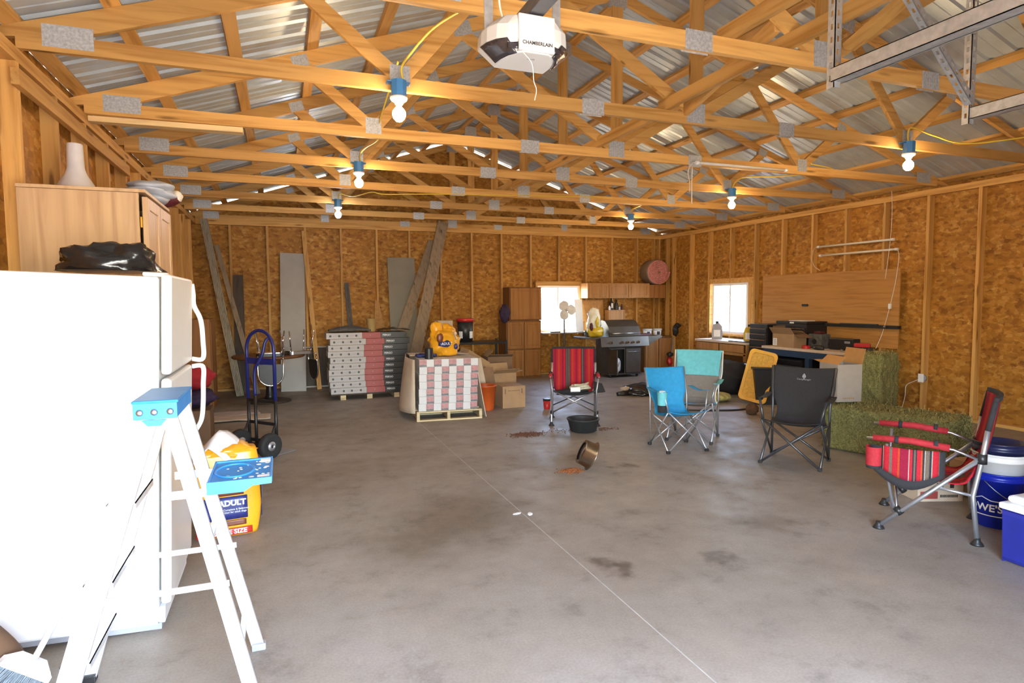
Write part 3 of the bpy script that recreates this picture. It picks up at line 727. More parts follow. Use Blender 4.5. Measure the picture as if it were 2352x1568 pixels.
for z in (.27, .54, .81):
    s = z/1.10; x = -.36+.315*s; y0 = yb[0]+(yt[0]-yb[0])*s; y1 = yb[1]+(yt[1]-yb[1])*s
    m = M().box(x-.045, x+.045, y0, y1, z-.004, z); m.box(x-.045, x-.042, y0, y1, z-.03, z); m.box(x+.042, x+.045, y0, y1, z-.025, z); m.build('step', 'aluminium', t)
for z in (.2, .62):
    s = z/1.09; x = .282-.247*s; m = M().box(x-.01, x+.01, yb[0]+.03*s, yb[1]-.03*s, z-.012, z+.012); m.build('rear_brace', 'aluminium', t)
for yk in (-.175, .19):
    m = M().beam((.225, yk, .26), (.195, yk*.55, .40), .004, .022, (1, 0, 0)); m.build('corner_brace', 'aluminium', t)
c = M()
c.prism([(-.075, 1.105), (.062, 1.105), (.062, 1.165), (-.075, 1.165)], -.19, .165, 0, rx(pi/2)); c.box(-.080, .068, -.168, .193, 1.160, 1.172)
c.prism([(-.05, 1.104), (-.03, 1.082), (.01, 1.082), (.03, 1.104)], .1655, .172, 0, rx(pi/2))
cap = c.build('top_cap', 'ladder_blue', t, .006)
m = M()
for x in (-.055, -.01, .04): m.lathe([(.012, 0), (.010, .003), (.004, .005)], 12, tr(x, -.1655, 1.13) @ rx(pi/2))
m.build('rivet', 'steel', cap)
sh = M(); z = .845
sh.prism([(.150, -.15), (.355, -.155), (.366, -.145), (.366, .14), (.355, .15), (.150, .145)], z, z+.008)
for y0, y1 in ((-.166, -.152), (.142, .157)):
    sh.prism([(.145, z-.032), (.27, z-.032), (.30, z-.012), (.366, z-.010), (.366, z+.014), (.145, z+.014)], -y1, -y0, 0, rx(pi/2))
sh.box(.358, .368, -.155, .148, z-.010, z+.014); sh.box(.145, .155, -.155, .148, z-.03, z+.014)
o = sh.build('paint_shelf', 'ladder_blue', t, .004)
m = M().tube([(.23+.07*cos(a*pi/10), .0+.10*sin(a*pi/10), z+.009) for a in range(20)], .005, 6, 0, True); m.build('pail_ring', 'ladder_blue', o)
m = M(); rr = random.Random(4)
for k in range(26):
    x = .16+.195*sqrt(rr.random()); y = rr.uniform(-.14, .14); s = rr.uniform(.003, .009)
    m.lathe([(s*1.3, 0), (s, .0012)], 7, tr(x, y, z+.0078))
m.box(.32, .366, .10, .14, z+.008, z+.0125); m.box(.315, .362, -.14, -.11, z+.008, z+.0112)
m.build('paint_splashes', 'paint_spatter', o)
for yk in (-.145, .14):
    m = M().box(-.0, .17, yk-.012, yk-.007, z-.038, z-.008); m.build('shelf_arm', 'aluminium', t)
M().box(.12, .144, -.14, .14, z-.03, z-.025).build('shelf_hinge', 'aluminium', t)
# bottom left corner: bark post and broom
m = M(); q = [(-1.20+.03*k/8*.5, 3.02-.00*k, .0+.19*k/8) for k in range(9)]
m.tube(bez([(-1.03, 2.90, .0), (-1.075, 2.9, .12), (-1.16, 2.9, .24), (-1.27, 2.9, .36)], 5), .06, 12)
tag(m.build('bark_log', 'bark'), 'brown bark-covered log end leaning in the bottom left corner', 'log')
t = T('broom', 'broom with white head and grey bristles at the bottom left corner', 'broom', (-1.055, 2.80, .0), .35)
BM = ry(.75)
m = M().prism([(-.10, .075), (.10, .075), (.095, .10), (.05, .135), (-.05, .135), (-.095, .10)], -.02, .02, 0, rx(pi/2))
m.build('head', 'white_plastic', t, .008, BM @ tr(0, 0, .03))
m = M(); rr = random.Random(3)
for k in range(220):
    x = rr.uniform(-.094, .094); y = rr.uniform(-.016, .016)
    m.beam((x, y, .106), (x*1.3+rr.uniform(-.006, .006), y*1.6, .012), .003, .003)
P(m.build('bristles', 'bristles', t, 0, BM), kind='stuff')
M().cyl((-.0, 0, .16), (-.05, .0, .36), .012, n=10).build('handle', 'white_plastic', t, 0, BM)
# dog food bag on the floor
def lumpbox(m, w, d, h, seed, amp=.02, n=22, mi=0, pinch=0, fr=5.0):
    def fn(u, v):
        a = 2*pi*u; z = h*v
        c, s_ = cos(a), sin(a); e = .42
        x = w/2*(abs(c)**e)*(1 if c > 0 else -1); y = d/2*(abs(s_)**e)*(1 if s_ > 0 else -1)
        k = 1-.10*(abs(v-.5)*2)**4-pinch*max(0, v-.6)/.4
        p = V((x*k, y*(k-pinch*.8*max(0, v-.6)/.4), z)); q = NZ.noise(p*fr+V((seed*9, 0, seed)))
        return p*(1)+V((c, s_, 0))*q*amp
    N_ = n*2; vs = []; fs = []; MM = n
    for j in range(MM+1):
        for k in range(N_): vs.append(fn(k/N_, j/MM))
    for j in range(MM):
        for k in range(N_): fs.append((j*N_+k, j*N_+(k+1) % N_, (j+1)*N_+(k+1) % N_, (j+1)*N_+k))
    fs.append(tuple(reversed(range(N_)))); fs.append(tuple(MM*N_+k for k in range(N_)))
    return m.add(vs, fs, mi, True)
t = T('dog_food_bag', 'open yellow bag lettered ADULT standing on the floor beside the stepladder', 'bag', (-.37, 4.36, 0), .10)
m = M(); lumpbox(m, .40, .20, .56, 2, .014); m.build('sack', 'yellow_bag', t)
m = M(); m.blob((-.02, 0, .545), (.19, .10, .055), 8, .35, 2, 26, 12); m.build('rolled_top', 'yellow_bag', t)
def fp(m, x0, x1, z0, z1, y=-.106, bow=.006):        # a printed panel following the sack's front
    m.sheet(lambda u, v: (x0+(x1-x0)*u, y-bow*sin(pi*u)*.5, z0+(z1-z0)*v), 8, 4, .002); return m
fp(M(), -.14, .115, .115, .265).build('blue_panel', 'bag_blue', t)
fp(M(), -.10, .095, .272, .345).build('dog_picture', 'bag_brown', t)
fp(M(), -.19, .14, .012, .055).build('red_band', 'bag_red', t)
fp(M(), -.05, .105, .072, .108).build('flavour_panel', 'bag_brown', t)
text('bag_lettering', 'ADULT', .050, tr(.025, -.1125, .222) @ FRONT, 'bag_white', t, .001, 1, .002)
text('bag_lettering', 'VALUE SIZE', .042, tr(.0, -.1125, .033) @ FRONT, 'bag_white', t, .001, 1, .001)
text('bag_lettering', "100% Complete & Balanced\nNutrition for adult dogs", .017, tr(.025, -.1125, .172) @ FRONT, 'bag_white', t)
sd = M().prism([(-.05, .2), (.04, .2), (.04, .37), (0, .43), (-.05, .34)], 0, .002, 0, tr(.2055, 0, 0) @ rz(pi/2) @ rx(pi/2)); sd.build('side_panel', 'bag_blue', t)
text('bag_lettering', 'ADULT', .042, tr(.2085, -.005, .285) @ rz(pi/2) @ rx(pi/2) @ rz(pi/2), 'bag_white', t, .001)
M().lathe([(.04, 0), (.04, .003)], 16, tr(.203, .0, .12) @ ry(pi/2)).build('side_emblem', 'bag_blue', t)
o = M()
o.sheet(lambda u, v: (.02+(u-.5)*.24+(v-.5)*.10, -.04+(v-.5)*.16, .60+.05*sin(3*u)+.06*v-.16*abs(u-.5)-.10*abs(v-.6)), 10, 10, .003)
tag(o.build('plastic_sheet', 'clear_bag', None, 0, tr(-.43, 4.36, 0)), 'folded milky plastic sheet lying on the open yellow dog food bag', 'plastic sheet')
# hand truck
t = T('hand_truck', 'hand truck with blue loop handle, black frame and two pneumatic tyres', 'hand truck', (-.21, 6.50, 0), 2.29)
w = .195
def frame_curve(): return [(-w, 0, .55), (-w, 0, 1.02)]+arc((0, 0, 1.04), w, pi, 0, 12)+[(w, 0, 1.02), (w, 0, .55)]
m = M().tube(frame_curve(), .017, 10); m.box(-w, w, -.012, .012, .90, .96); m.build('loop_handle', 'truck_blue', t)
m = M().tube([(-w, 0, .10), (-w, 0, .56)], .016, 10); m.tube([(w, 0, .10), (w, 0, .56)], .016, 10)
for z in (.12, .30, .52): m.box(-w, w, -.008, .008, z, z+.03)
for sx in (-1, 1): m.tube([(sx*w, 0, .34), (sx*w, .10, .13)], .011, 8)
m.cyl((-.235, .10, .125), (.235, .10, .125), .012); m.build('frame', 'black_paint', t)
q = bez([(-.13, .01, 1.16), (-.11, .03, 1.12), (-.09, .05, 1.0), (-.05, .07, .92), (-.005, .075, .84), (0, .075, .6)], 6)
M().tube(q, .015, 10).build('second_handle', 'truck_blue', t)
M().tube([(0, .075, .6), (0, .075, .02)], .016, 10).build('centre_tube', 'black_paint', t)
M().box(-.2, .2, -.24, .01, .005, .012).build('toe_plate', 'steel_dull', t)
for sx in (-1, 1):
    mm = tr(sx*.215, .10, .125) @ ry(pi/2)
    wl_ = M().lathe([(.058, -.03), (.10, -.042), (.118, -.032), (.125, -.012), (.125, .012), (.118, .032), (.10, .042), (.058, .03)], 30, mm).build('wheel', 'rubber', t)
    M().lathe([(.058, -.026), (.045, -.03), (.03, -.04), (.02, -.046), (.02, .046), (.03, .04), (.045, .03), (.058, .026)], 24, mm).build('hub', 'steel_dull', wl_)
# round table with two chairs turned over on it
t = T('round_table', 'round brown pedestal table by the back left wall, behind the hand truck', 'table', (-.20, 9.92, 0))
M().lathe([(.50, .675), (.52, .69), (.52, .705), (.505, .715)], 48).build('tabletop', 'table_wood', t)
M().lathe([(.09, .05), (.06, .1), (.05, .3), (.055, .5), (.09, .62), (.2, .674)], 24).build('pedestal', 'black_paint', t)
M().lathe([(.30, 0), (.30, .02), (.25, .035), (.1, .05)], 32).build('base', 'dark_board', t)
def dinette(loc, rot, label, sm='black_plastic'):
    t = T('dinette_chair', label, 'chair', loc, rot, 'chrome dinette chairs turned over on the round table')
    # built upside down: seat lies on the table, backrest hangs past the table edge, legs point up
    m = M().prism(rrect(.38, .38, .06), .006, .05); m.build('seat', sm, t, .012)
    M().prism(rrect(.39, .39, .07), .05, .062).build('seat_edge', 'chrome', t, .004)
    u = [(-.17, -.215, .02), (-.17, -.24, -.12)]+[(.17*cos(a), -.25, -.24-.17*sin(a)) for a in [pi-k*pi/10 for k in range(11)]]+[(.17, -.24, -.12), (.17, -.215, .02)]
    M().tube(u, .012, 8).build('back_frame', 'chrome', t)
    m = M().prism([(x, z) for x, z in [(-.16, -.1), (.16, -.1), (.155, -.24)]+[(.155*cos(a), -.25-.15*sin(a)) for a in [k*pi/8 for k in range(9)]]+[(-.155, -.24)]], .235, .26, 0, rx(pi/2)); m.build('backrest', 'black_plastic', t, .004)
    for sx, sy, ex in ((-.15, -.15, -.05), (.15, -.15, .05), (-.15, .15, -.05), (.15, .15, .05)):
        M().tube([(sx, sy, .06), (sx+ex, sy*1.25, .36)], .011, 8).build('leg', 'chrome', t)
    return t
dinette((-.17, 9.66, .7155), .0, 'chrome dinette chair turned over on the table, its backrest hanging behind the hand truck')
dinette((.21, 9.90, .7155), 1.9, 'chrome dinette chair turned over on the right edge of the table, legs in the air', 'steel')
# ================================================================ back left wall: leaning lumber, cartons
def lean(name, p0, p1, w, d, mt, label, up=(1, 0, 0), cat='board'):
    return tag(M().beam(p0, p1, d, w, up).build(name, mt, None, .001), label, cat)
def bd(name, b, tp, w, d, mt, label, cat='board'):     # board leaning on the back wall: width along X
    z = V(tp)-V(b); L = z.length; x = V((1, 0, 0)); z = z.normalized(); x = (x-z*x.dot(z)).normalized(); y = z.cross(x)
    f = MX(((x.x, y.x, z.x, b[0]), (x.y, y.y, z.y, b[1]), (x.z, y.z, z.z, b[2]), (0, 0, 0, 1)))
    return tag(M().box(-w/2, w/2, -d/2, d/2, .0, L, 0, f).build(name, mt, None, .0015), label, cat)
# bundle of narrow grey siding strips: every strip is its own board
for i in range(5):
    o = bd('siding_strip', (-.70+.022*i, 10.62+.012*i, .006), (-1.19+.022*i, 11.22+.012*i, 2.87), .02, .075, 'grey_siding', f'{["leftmost", "second", "middle", "fourth", "rightmost"][i]} of five long grey trim strips bundled leaning in the back left corner')
    o['group'] = 'bundled grey trim strips'
bd('leaning_board', (-.40, 10.80, .004), (-.98, 11.31, 2.46), .075, .038, 'pine_grey', 'brownish leaning board right beside the grey trim strips')
bd('dark_plank', (-.66, 11.05, .004), (-.67, 11.345, 1.97), .16, .02, 'dark_board', 'short dark plank leaning on the back wall left of the white board')
bd('white_panel_board', (.155, 10.86, .004), (.205, 11.345, 2.35), .40, .02, 'white_board', 'tall white board leaning on the back wall behind the dinette chairs')
bd('leaning_stud', (.575, 10.96, .004), (.40, 11.34, 2.74), .075, .03, 'pine_z', 'slim pine board leaning right of the tall white board')
t = T('framed_panel', 'dark panel with white edge strips standing low on the back wall behind the flooring cartons', 'panel', (.85, 11.30, 0))
M().box(-.47, .47, 0, .02, .02, .70).build('panel', 'dark_board', t)
for z in (.0, .70): M().box(-.48, .48, -.004, .024, z, z+.022).build('edge_strip', 'white_board', t)
for i, (x0, x1) in enumerate(((1.17, 1.085), (1.235, 1.125))):
    f0 = V((x0, 11.05, .0)); f1 = V((x1, 11.34, 1.84))
    m = M().beam(f0, f1, .035, .004, (0, 1, 0)); m.beam(f0+V((.017, .017, 0)), f1+V((.017, .017, 0)), .004, .035, (0, 1, 0))
    tag(m.build('angle_iron', 'black_paint'), f'{["left", "right"][i]} of two black angle irons leaning behind the flooring cartons', 'angle iron', 'black angle irons')
bd('drywall_panel', (2.09, 10.98, .004), (2.09, 11.35, 2.31), .50, .013, 'drywall', 'grey-green drywall offcut leaning high on the back wall above the flooring cartons')
m = M().prism([(-.12, 0), (.55, 0), (.25, .5), (.16, .95), (.04, 1.52), (-.02, 1.54)], -.012, .0, 0, rx(pi/2)); tag(m.build('plywood_offcut', 'plywood', None, 0, tr(1.62, 11.17, .004) @ rx(-.10)), 'tapering plywood offcut leaning left of the drywall panel', 'plywood')
bd('long_plank', (1.98, 10.30, .004), (2.90, 11.34, 2.99), .20, .03, 'pine_grey', 'longest plank leaning to the right, reaching the roof trusses')
bd('long_plank', (1.55, 10.45, .004), (2.70, 11.345, 2.62), .17, .03, 'pine_grey', 'shorter plank leaning left under the longest plank')
# flooring cartons, ten high
px, py, pw, pd, ph = .645, 9.62, 1.21, .42, .094
t = T('carton_pallet', 'low wooden bearers under the stack of flooring cartons', 'pallet', (px+pw/2, py+pd/2, 0))
for x in (-.40, .0, .42): M().box(x-.04, x+.04, -.2, .2, 0, .07).build('bearer', 'pallet_pine', t)
M().box(-.58, .58, -.19, .2, .0705, .092).build('deck', 'dark_board', t)
wo = ['bottom', 'second', 'third', 'fourth', 'fifth', 'sixth', 'seventh', 'eighth', 'ninth', 'top']
sh = [0.02, .01, 0, 0, .01, .02, -.005, 0, .025, -.02]
def carton():
    t = T('flooring_carton', '', 'carton', (0, 0, 0), 0, 'stacked flooring cartons')
    h = ph-.002
    M().box(0, .535, 0, pd, 0, h).build('white_end', 'carton_white', t, .003)
    M().box(.5355, .82, 0.0, pd, 0, h).build('red_sleeve', 'carton_red', t, .003)
    M().box(.8205, pw, .0, pd, 0, h).build('black_end', 'carton_black', t, .003)
    for x in (.06, .19, .31, .445): M().lathe([(.017, 0), (.017, .001)], 14, tr(x, -.0002, h*.5) @ rx(pi/2)).build('printed_dot', 'print_dark', t)
    m = M()
    for x0, x1 in ((.09, .17), (.22, .29), (.34, .42)): m.box(x0, x1, -.0008, 0, h*.47, h*.53)
    m.build('printed_lines', 'print_grey', t)
    text('brand_lettering', 'PERGO', .04, tr(.91, -.001, h*.5) @ FRONT, 'print_white', t, .0006, 1, .0006)
    text('emblem', 'P', .03, tr(.66, -.001, h*.5) @ FRONT, 'carton_white', t, .0006)
    return t
c0 = carton()
for i in range(10):
    o = c0 if i == 0 else copy(c0)
    o.location = (px+sh[i]*1.2, py+(.006 if i % 2 else 0), .093+ph*i); o['label'] = f'{wo[i]} carton of the ten flooring cartons stacked on the floor' if i in (0, 9) else f'{wo[i]} carton from the bottom of the ten stacked flooring cartons'
zt_ = .093+ph*10
g = M()
g.sheet(lambda u, v: (.62*u, .36*v, .025+.06*sin(pi*u)*sin(pi*v)+.018*NZ.noise(V((u*5, v*5, 2)))), 18, 12, .02)
tag(g.build('folded_tarp', 'grey_lump', None, 0, tr(px+.03, py+.05, zt_+.004)), 'dull grey folded tarp lying on the white end of the flooring cartons', 'tarp')
m = M().lathe([(.06, 0), (.065, .02), (.075, .2), (.08, .205)], 18); tag(m.build('tan_bucket', 'tan_plastic', None, 0, tr(px+.67, py+.14, zt_+.001)), 'small tan pail standing on the flooring cartons', 'pail')
g = M().sheet(lambda u, v: (.5*u, .38*v, .012+.02*NZ.noise(V((u*6, v*5, 7)))+.02*sin(pi*u)), 18, 12, .006)
tag(g.build('plastic_wrap', 'black_bag', None, 0, tr(px+.76, py+.02, zt_+.012)), 'crinkled black plastic wrap lying on the black end of the flooring cartons', 'plastic wrap')
# pallet of tile cartons
ang = -.085
t = T('wooden_pallet', 'pale wooden pallet under the white tile cartons', 'pallet', (1.545, 7.50, 0), ang)
for x in (0.0, .385, .80): M().box(x, x+.038, 0, 1.0, .018, .105).build('runner', 'pallet_pine', t, .002)
for y in (0, .45, .9): M().box(0, .838, y, y+.09, 0, .0175).build('bottom_board', 'pallet_pine', t, .002)
for k in range(6): M().box(0, .838, .18*k, .18*k+.09, .1055, .123).build('deck_board', 'pallet_pine', t, .002)
def tile_carton(flip):
    t = T('tile_carton', '', 'carton', (0, 0, 0), ang, 'stacked tile cartons')
    w, h, d = .1875, .0925, .86
    M().box(0, w-.0015, 0, d, 0, h).build('box', 'tile_white', t, .002)
    x0, x1 = (0, w/2) if flip else (w/2, w-.0015)
    m = M().box(x0+.001, x1-.001, -.0012, -.0002, h*.30, h*.97); m.build('pink_label', 'tile_pink', t)
    M().box(x0+.001, x1-.001, -.0012, -.0002, h*.02, h*.29).build('dark_label', 'tile_dark', t)
    return t
ta, tb = tile_carton(False), tile_carton(True)
rows = ['bottom', 'second', 'third', 'fourth', 'fifth', 'sixth', 'top']; cs = ['left', 'second', 'third', 'right']
R_ = rz(ang); used = [False, False]
for r in range(7):
    for c in range(4):
        src = tb if r == 6 else ta; k = int(r == 6)
        o = src if not used[k] else copy(src); used[k] = True
        p = R_ @ V((.045+.1885*c+(.004 if r % 2 else 0)-.007*(6-r)*.4, .03+.002*(r % 3), 0))
        o.location = (1.545+p.x, 7.50+p.y, .124+.0935*r)
        cc = {'left': 'leftmost', 'right': 'rightmost', 'second': 'second-from-left', 'third': 'third-from-left'}[cs[c]]
        o['label'] = f'{cc} tile carton in the {rows[r]} row of the stack on the pale pallet' if r in (0, 6) else f'{cc} tile carton in the {rows[r]} row up on the pale pallet'
zt_ = .124+.0935*7
m = M().sheet(lambda u, v: (-.014-(.05+.11*(1-v)**.8)*max(0, sin(pi*min(1, u*1.05)))**.7, .0+1.0*u, .10+(zt_-.10)*v-.04*u*(1-v)), 14, 10, .006)
m.sheet(lambda u, v: (-.02+.76*v, .45+.46*u, zt_+.012+.008*sin(3*u+2*v)), 10, 8, .006)
tag(m.build('cardboard_wrap', 'cardboard_pale', None, 0, tr(1.545, 7.52, .0) @ R_), 'big bent cardboard sheet wrapped over the left side of the tile cartons', 'cardboard')
t = T('dog_food_sack', 'crumpled shiny yellow dog food bag lying on top of the tile cartons', 'bag', (2.0, 7.90, zt_+.0), .25)
m = M(); m.blob((-.0, 0, .17), (.20, .15, .185), 12, .28, 1.6, 40, 26, 0, .008, True, .8); m.blob((-.09, .02, .36), (.085, .07, .10), 5, .35, 2); m.blob((.08, .03, .33), (.10, .07, .09), 6, .35, 2); m.build('sack', 'yellow_bag', t)
M().blob((-.05, -.13, .17), (.095, .045, .05), 2, .2).build('blue_panel', 'bag_blue', t)
M().blob((-.11, -.12, .25), (.05, .035, .065), 3, .2).build('dog_picture', 'bag_brown', t)
M().blob((.115, -.125, .13), (.03, .03, .04), 3, .1).build('round_emblem', 'bag_blue', t)
text('bag_lettering', 'ADULT', .05, tr(-.045, -.178, .175) @ FRONT, 'bag_white', t, .001)
M().beam((.075, -.145, .32), (.12, -.15, .22), .03, .012).build('paper_strip', 'cardboard_pale', t)
m = M().lathe([(.052, 0), (.056, .12), (.056, .135), (.05, .135), (.048, .012)], 20, cap=False); m.lathe([(.05, .0), (.05, .012)], 20); tag(m.build('black_cup', 'black_plastic', None, 0, tr(1.735, 7.61, zt_+.001)), 'black cup standing at the left front of the tile cartons', 'cup')
m = M().sheet(lambda u, v: (.26*u, .13*v, .022+.02*NZ.noise(V((u*5, v*4, 1)))), 12, 8, .03); tag(m.build('blue_cloth', 'bag_blue', None, 0, tr(1.62, 7.78, zt_+.006)), 'folded blue sheet lying beside the yellow bag on the tile cartons', 'sheet')
# cardboard around the pallet
def cbox(name, x, y, z, w, d, h, mt, label, rot=0, flaps=(), cat='cardboard box', open_=False, parts=None):
    t = T(name, label, cat, (x, y, z), rot)
    m = M(); th = .006
    m.box(-w/2, w/2, -d/2, -d/2+th, 0, h); m.box(-w/2, w/2, d/2-th, d/2, 0, h); m.box(-w/2, -w/2+th, -d/2+th, d/2-th, 0, h); m.box(w/2-th, w/2, -d/2+th, d/2-th, 0, h); m.box(-w/2+th, w/2-th, -d/2+th, d/2-th, 0, th)
    m.build('carton_body', mt, t)
    if not open_:
        M().box(-w/2, w/2, -d/2, d/2, h+.0005, h+.006).build('lid', mt, t)
    for side, a, ln, mm in flaps:
        q = {'f': (tr(0, -d/2, h) @ rx(a), w), 'b': (tr(0, d/2, h) @ rz(pi) @ rx(a), w), 'l': (tr(-w/2, 0, h) @ rz(-pi/2) @ rx(a), d), 'r': (tr(w/2, 0, h) @ rz(pi/2) @ rx(a), d)}[side]
        M().box(-q[1]/2, q[1]/2, -ln, 0, 0, .005).build('flap', mm or mt, t, 0, q[0])
    return t
cbox('cardboard_box', 2.43, 9.55, .93, .24, .2, .26, 'cardboard_pale', 'pale box perched behind the yellow bag on a taller carton')
cbox('cardboard_box', 2.38, 9.60, 0, .44, .35, .925, 'cardboard', 'tall upright carton standing behind the tile pallet')
t = cbox('cardboard_box', 3.03, 8.15, 0, .34, .34, .30, 'cardboard', 'closed cardboard box with printed handles, right of the orange bucket')
for x in (-.13, .12): M().box(x-.004, x+.004, -.1712, -.17, .2, .27).build('handle_mark', 'print_dark', t)
m = M()
for k in range(7): m.box(-.085+.025*k, -.067+.025*k, -.1712, -.17, .236, .252)
m.build('printed_marks', 'cardboard_dark', t)
cbox('cardboard_box', 3.10, 8.72, 0, .38, .28, .42, 'cardboard', 'open cardboard box behind the closed box with printed handles', .1, [('f', -.5, .14, None), ('l', -.4, .12, None), ('r', -.2, .12, None), ('b', -1.2, .13, None)], open_=True)
cbox('cardboard_box', 3.30, 9.45, 0, .40, .35, .60, 'cardboard_dark', 'dark cardboard box under the black shelf table', -.1, [('l', -2.2, .14, 'cardboard'), ('f', -.4, .12, None)], open_=True)
t = tag(M().box(-.21, .21, -.13, .13, -.09, .09).build('tumbled_box', 'cardboard', None, .002, tr(2.74, 8.98, .60) @ ry(.55) @ rz(.2)), 'small cardboard box tumbled at a slant among the flattened cartons', 'cardboard box')
cbox('cardboard_box', 2.68, 8.98, 0, .34, .34, .41, 'cardboard', 'cardboard box under the tumbled box, behind the flattened cartons')
for i, (x0, x1, y, z, mt) in enumerate([(2.44, 2.35, 7.72, .60, 'cardboard_pale'), (2.47, 2.38, 8.02, .62, 'cardboard_dark'), (2.52, 2.42, 8.28, .66, 'cardboard')]):
    m = M().beam((x0+.02, y, .0), (x1, y, z), .010, .42, (0, 1, 0))
    tag(m.build('flattened_carton', mt), f'{["nearest", "middle", "farthest"][i]} of the flattened cartons leaning on the right side of the tile stack', 'cardboard', 'flattened cartons')
for i, (a, b) in enumerate([((2.52, 8.35, .0), (2.47, 8.62, .74)), ((2.68, 8.30, 0), (2.63, 8.56, .66)), ((2.83, 8.36, 0), (2.80, 8.52, .52))]):
    bd('cardboard_strip', a, b, .20, .008, ['cardboard', 'cardboard_pale', 'cardboard_dark'][i], f'{["left", "middle", "right"][i]} cardboard strip standing behind the orange bucket', 'cardboard')
t = T('orange_bucket', 'orange bucket standing on the floor right of the tile pallet', 'bucket', (2.62, 8.02, 0))
M().lathe([(.115, 0), (.118, .01), (.15, .325), (.157, .325), (.157, .345), (.147, .345), (.14, .32), (.11, .015), (.001, .012)], 30, cap=False).build('pail', 'orange_plastic', t)
M().tube([(.156*cos(a), .156*sin(a)-.0, .33-.10*sin(a)) for a in [pi*k/14 for k in range(15)]], .004, 6).build('bail_handle', 'steel', t)
# black shelf table and the lidded bucket on it
t = T('shelf_table', 'black metal shelf table against the back wall, left of the tall cabinets', 'table', (3.20, 10.15, 0))
M().box(-.44, .44, -.25, .30, .765, .80).build('tabletop', 'black_paint', t, .004)
M().box(-.42, .42, -.23, .28, .25, .27).build('shelf', 'black_paint', t)
for x in (-.425, .425):
    for y in (-.235, .285): M().box(x-.018, x+.018, y-.018, y+.018, 0, .83).build('leg', 'black_paint', t, .002)
t = T('lidded_bucket', 'black bucket with red lid standing on the black shelf table', 'bucket', (2.99, 10.25, .801))
M().lathe([(.125, 0), (.14, .36)], 26).build('pail', 'black_plastic', t); M().lathe([(.152, .345), (.152, .39), (.145, .40), (.02, .40)], 26).build('lid', 'red_plastic', t)
for a in (-2.5, -1.0):
    mm = rz(a)
    M().sheet(lambda u, v: (mm @ V((.1375*cos(-.3+.6*u)+.002, .1375*sin(-.3+.6*u), .06+.12*v))), 6, 2, .002).build('label', 'print_white', t)
# ================================================================ back right: cabinets, window corner, grill
def panel_door(m, x0, x1, z0, z1, y, w=.045, t=.018):
    m.box(x0+w*.8, x1-w*.8, y-.008, y, z0+w*.8, z1-w*.8)
    m.box(x0, x0+w, y-t, y, z0, z1); m.box(x1-w, x1, y-t, y, z0, z1); m.box(x0+w, x1-w, y-t, y, z1-w, z1); m.box(x0+w, x1-w, y-t, y, z0, z0+w)
    m.box(x0+w*1.35, x1-w*1.35, y-.015, y, z0+w*1.35, z1-w*1.35)
    return m
def cabinet(label, x0, x1, y0, y1, z0, z1, doors, wd='oak_brown', wc='oak_gap_shade', group=None, cat='cabinet', name='cabinet'):
    t = T(name, label, cat, ((x0+x1)/2, (y0+y1)/2, z0), 0, group)
    ox, oy, oz = (x0+x1)/2, (y0+y1)/2, z0
    M().box(x0-ox, x1-ox, y0-oy, y1-oy, 0, z1-z0).build('carcass', wc if doors else wd, t, .003)  # darker default carcass colour paints the shadow between doors
    for a, b, c, d in doors:
        panel_door(M(), a-ox, b-ox, c-oz, d-oz, y0-oy-.001).build('door', wd, t, .002)
    return t
cabinet('lower of two stacked brown oak cabinets left of the back window', 4.0, 4.72, 10.93, 11.37, 0, 1.12, [(4.02, 4.35, .58, 1.09), (4.37, 4.70, .58, 1.09), (4.02, 4.35, .05, .55), (4.37, 4.70, .05, .55)])
cabinet('upper of two stacked brown oak cabinets left of the back window', 4.09, 4.76, 11.0, 11.37, 1.121, 1.76, [(4.11, 4.74, 1.14, 1.74)])
b = M().blob((3.955, 10.89, 1.26), (.10, .06, .17), 8, .3, 2, 20, 14).build('hanging_bag', 'purple_bag'); tag(b, 'dark purple cloth bag hanging on the left edge of the stacked brown cabinets', 'bag')
wc = cabinet('row of honey oak wall cabinets to the right of the back window', 5.80, 7.26, 11.05, 11.37, 1.54, 1.845, [(5.83, 6.27, 1.555, 1.83), (6.29, 6.73, 1.555, 1.83), (6.75, 7.23, 1.555, 1.83)], 'oak_warm', 'oak_warm', name='wall_cabinet')
cabinet('short turned-round wall cabinet at the right end of the honey oak row', 7.265, 7.68, 11.08, 11.37, 1.535, 1.815, [], 'oak_brown', name='wall_cabinet')
r = T('insulation_roll', 'pink insulation roll lying on top of the right end of the wall cabinets', 'insulation', (7.45, 10.98, 2.085), -.06)
m = M(); pts = []
for k in range(6*18+1):
    a = 2*pi*k/18; rr = .03+.225*k/108
    pts.append((rr*cos(a)*(1+.02*sin(3*a)), rr*sin(a)))
vs = []; fs = []
for i, (x, z) in enumerate(pts):
    l = sqrt(x*x+z*z); ux, uz = x/l, z/l; y0 = .014*sin(i*.5)
    for q in (-.013, .013):
        vs += [(x+ux*q, y0, z+uz*q), (x+ux*q, .38, z+uz*q)]
for i in range(len(pts)-1):
    a, b = 4*i, 4*i+4
    fs += [(a, b, b+2, a+2), (a+1, a+3, b+3, b+1), (a+2, b+2, b+3, a+3), (a, a+1, b+1, b)]
m.add(vs, fs, 0, True); m.build('batt', 'insulation', r)
M().lathe([(.02, .05), (.235, .05), (.256, .05), (.262, .08), (.262, .36), (.25, .38)], 36, rx(-pi/2), cap=False).build('facing', 'insulation_face', r)
tag(M().box(5.83, 6.33, 11.352, 11.3735, 1.07, 1.50).build('plywood_sheet', 'plywood', None, .001), 'brown plywood panel fixed on the studs below the wall cabinets', 'plywood')
t = T('wood_shelf_box', 'small oak shelf box on the back wall under the wall cabinets', 'shelf', (6.56, 11.27, 1.07))
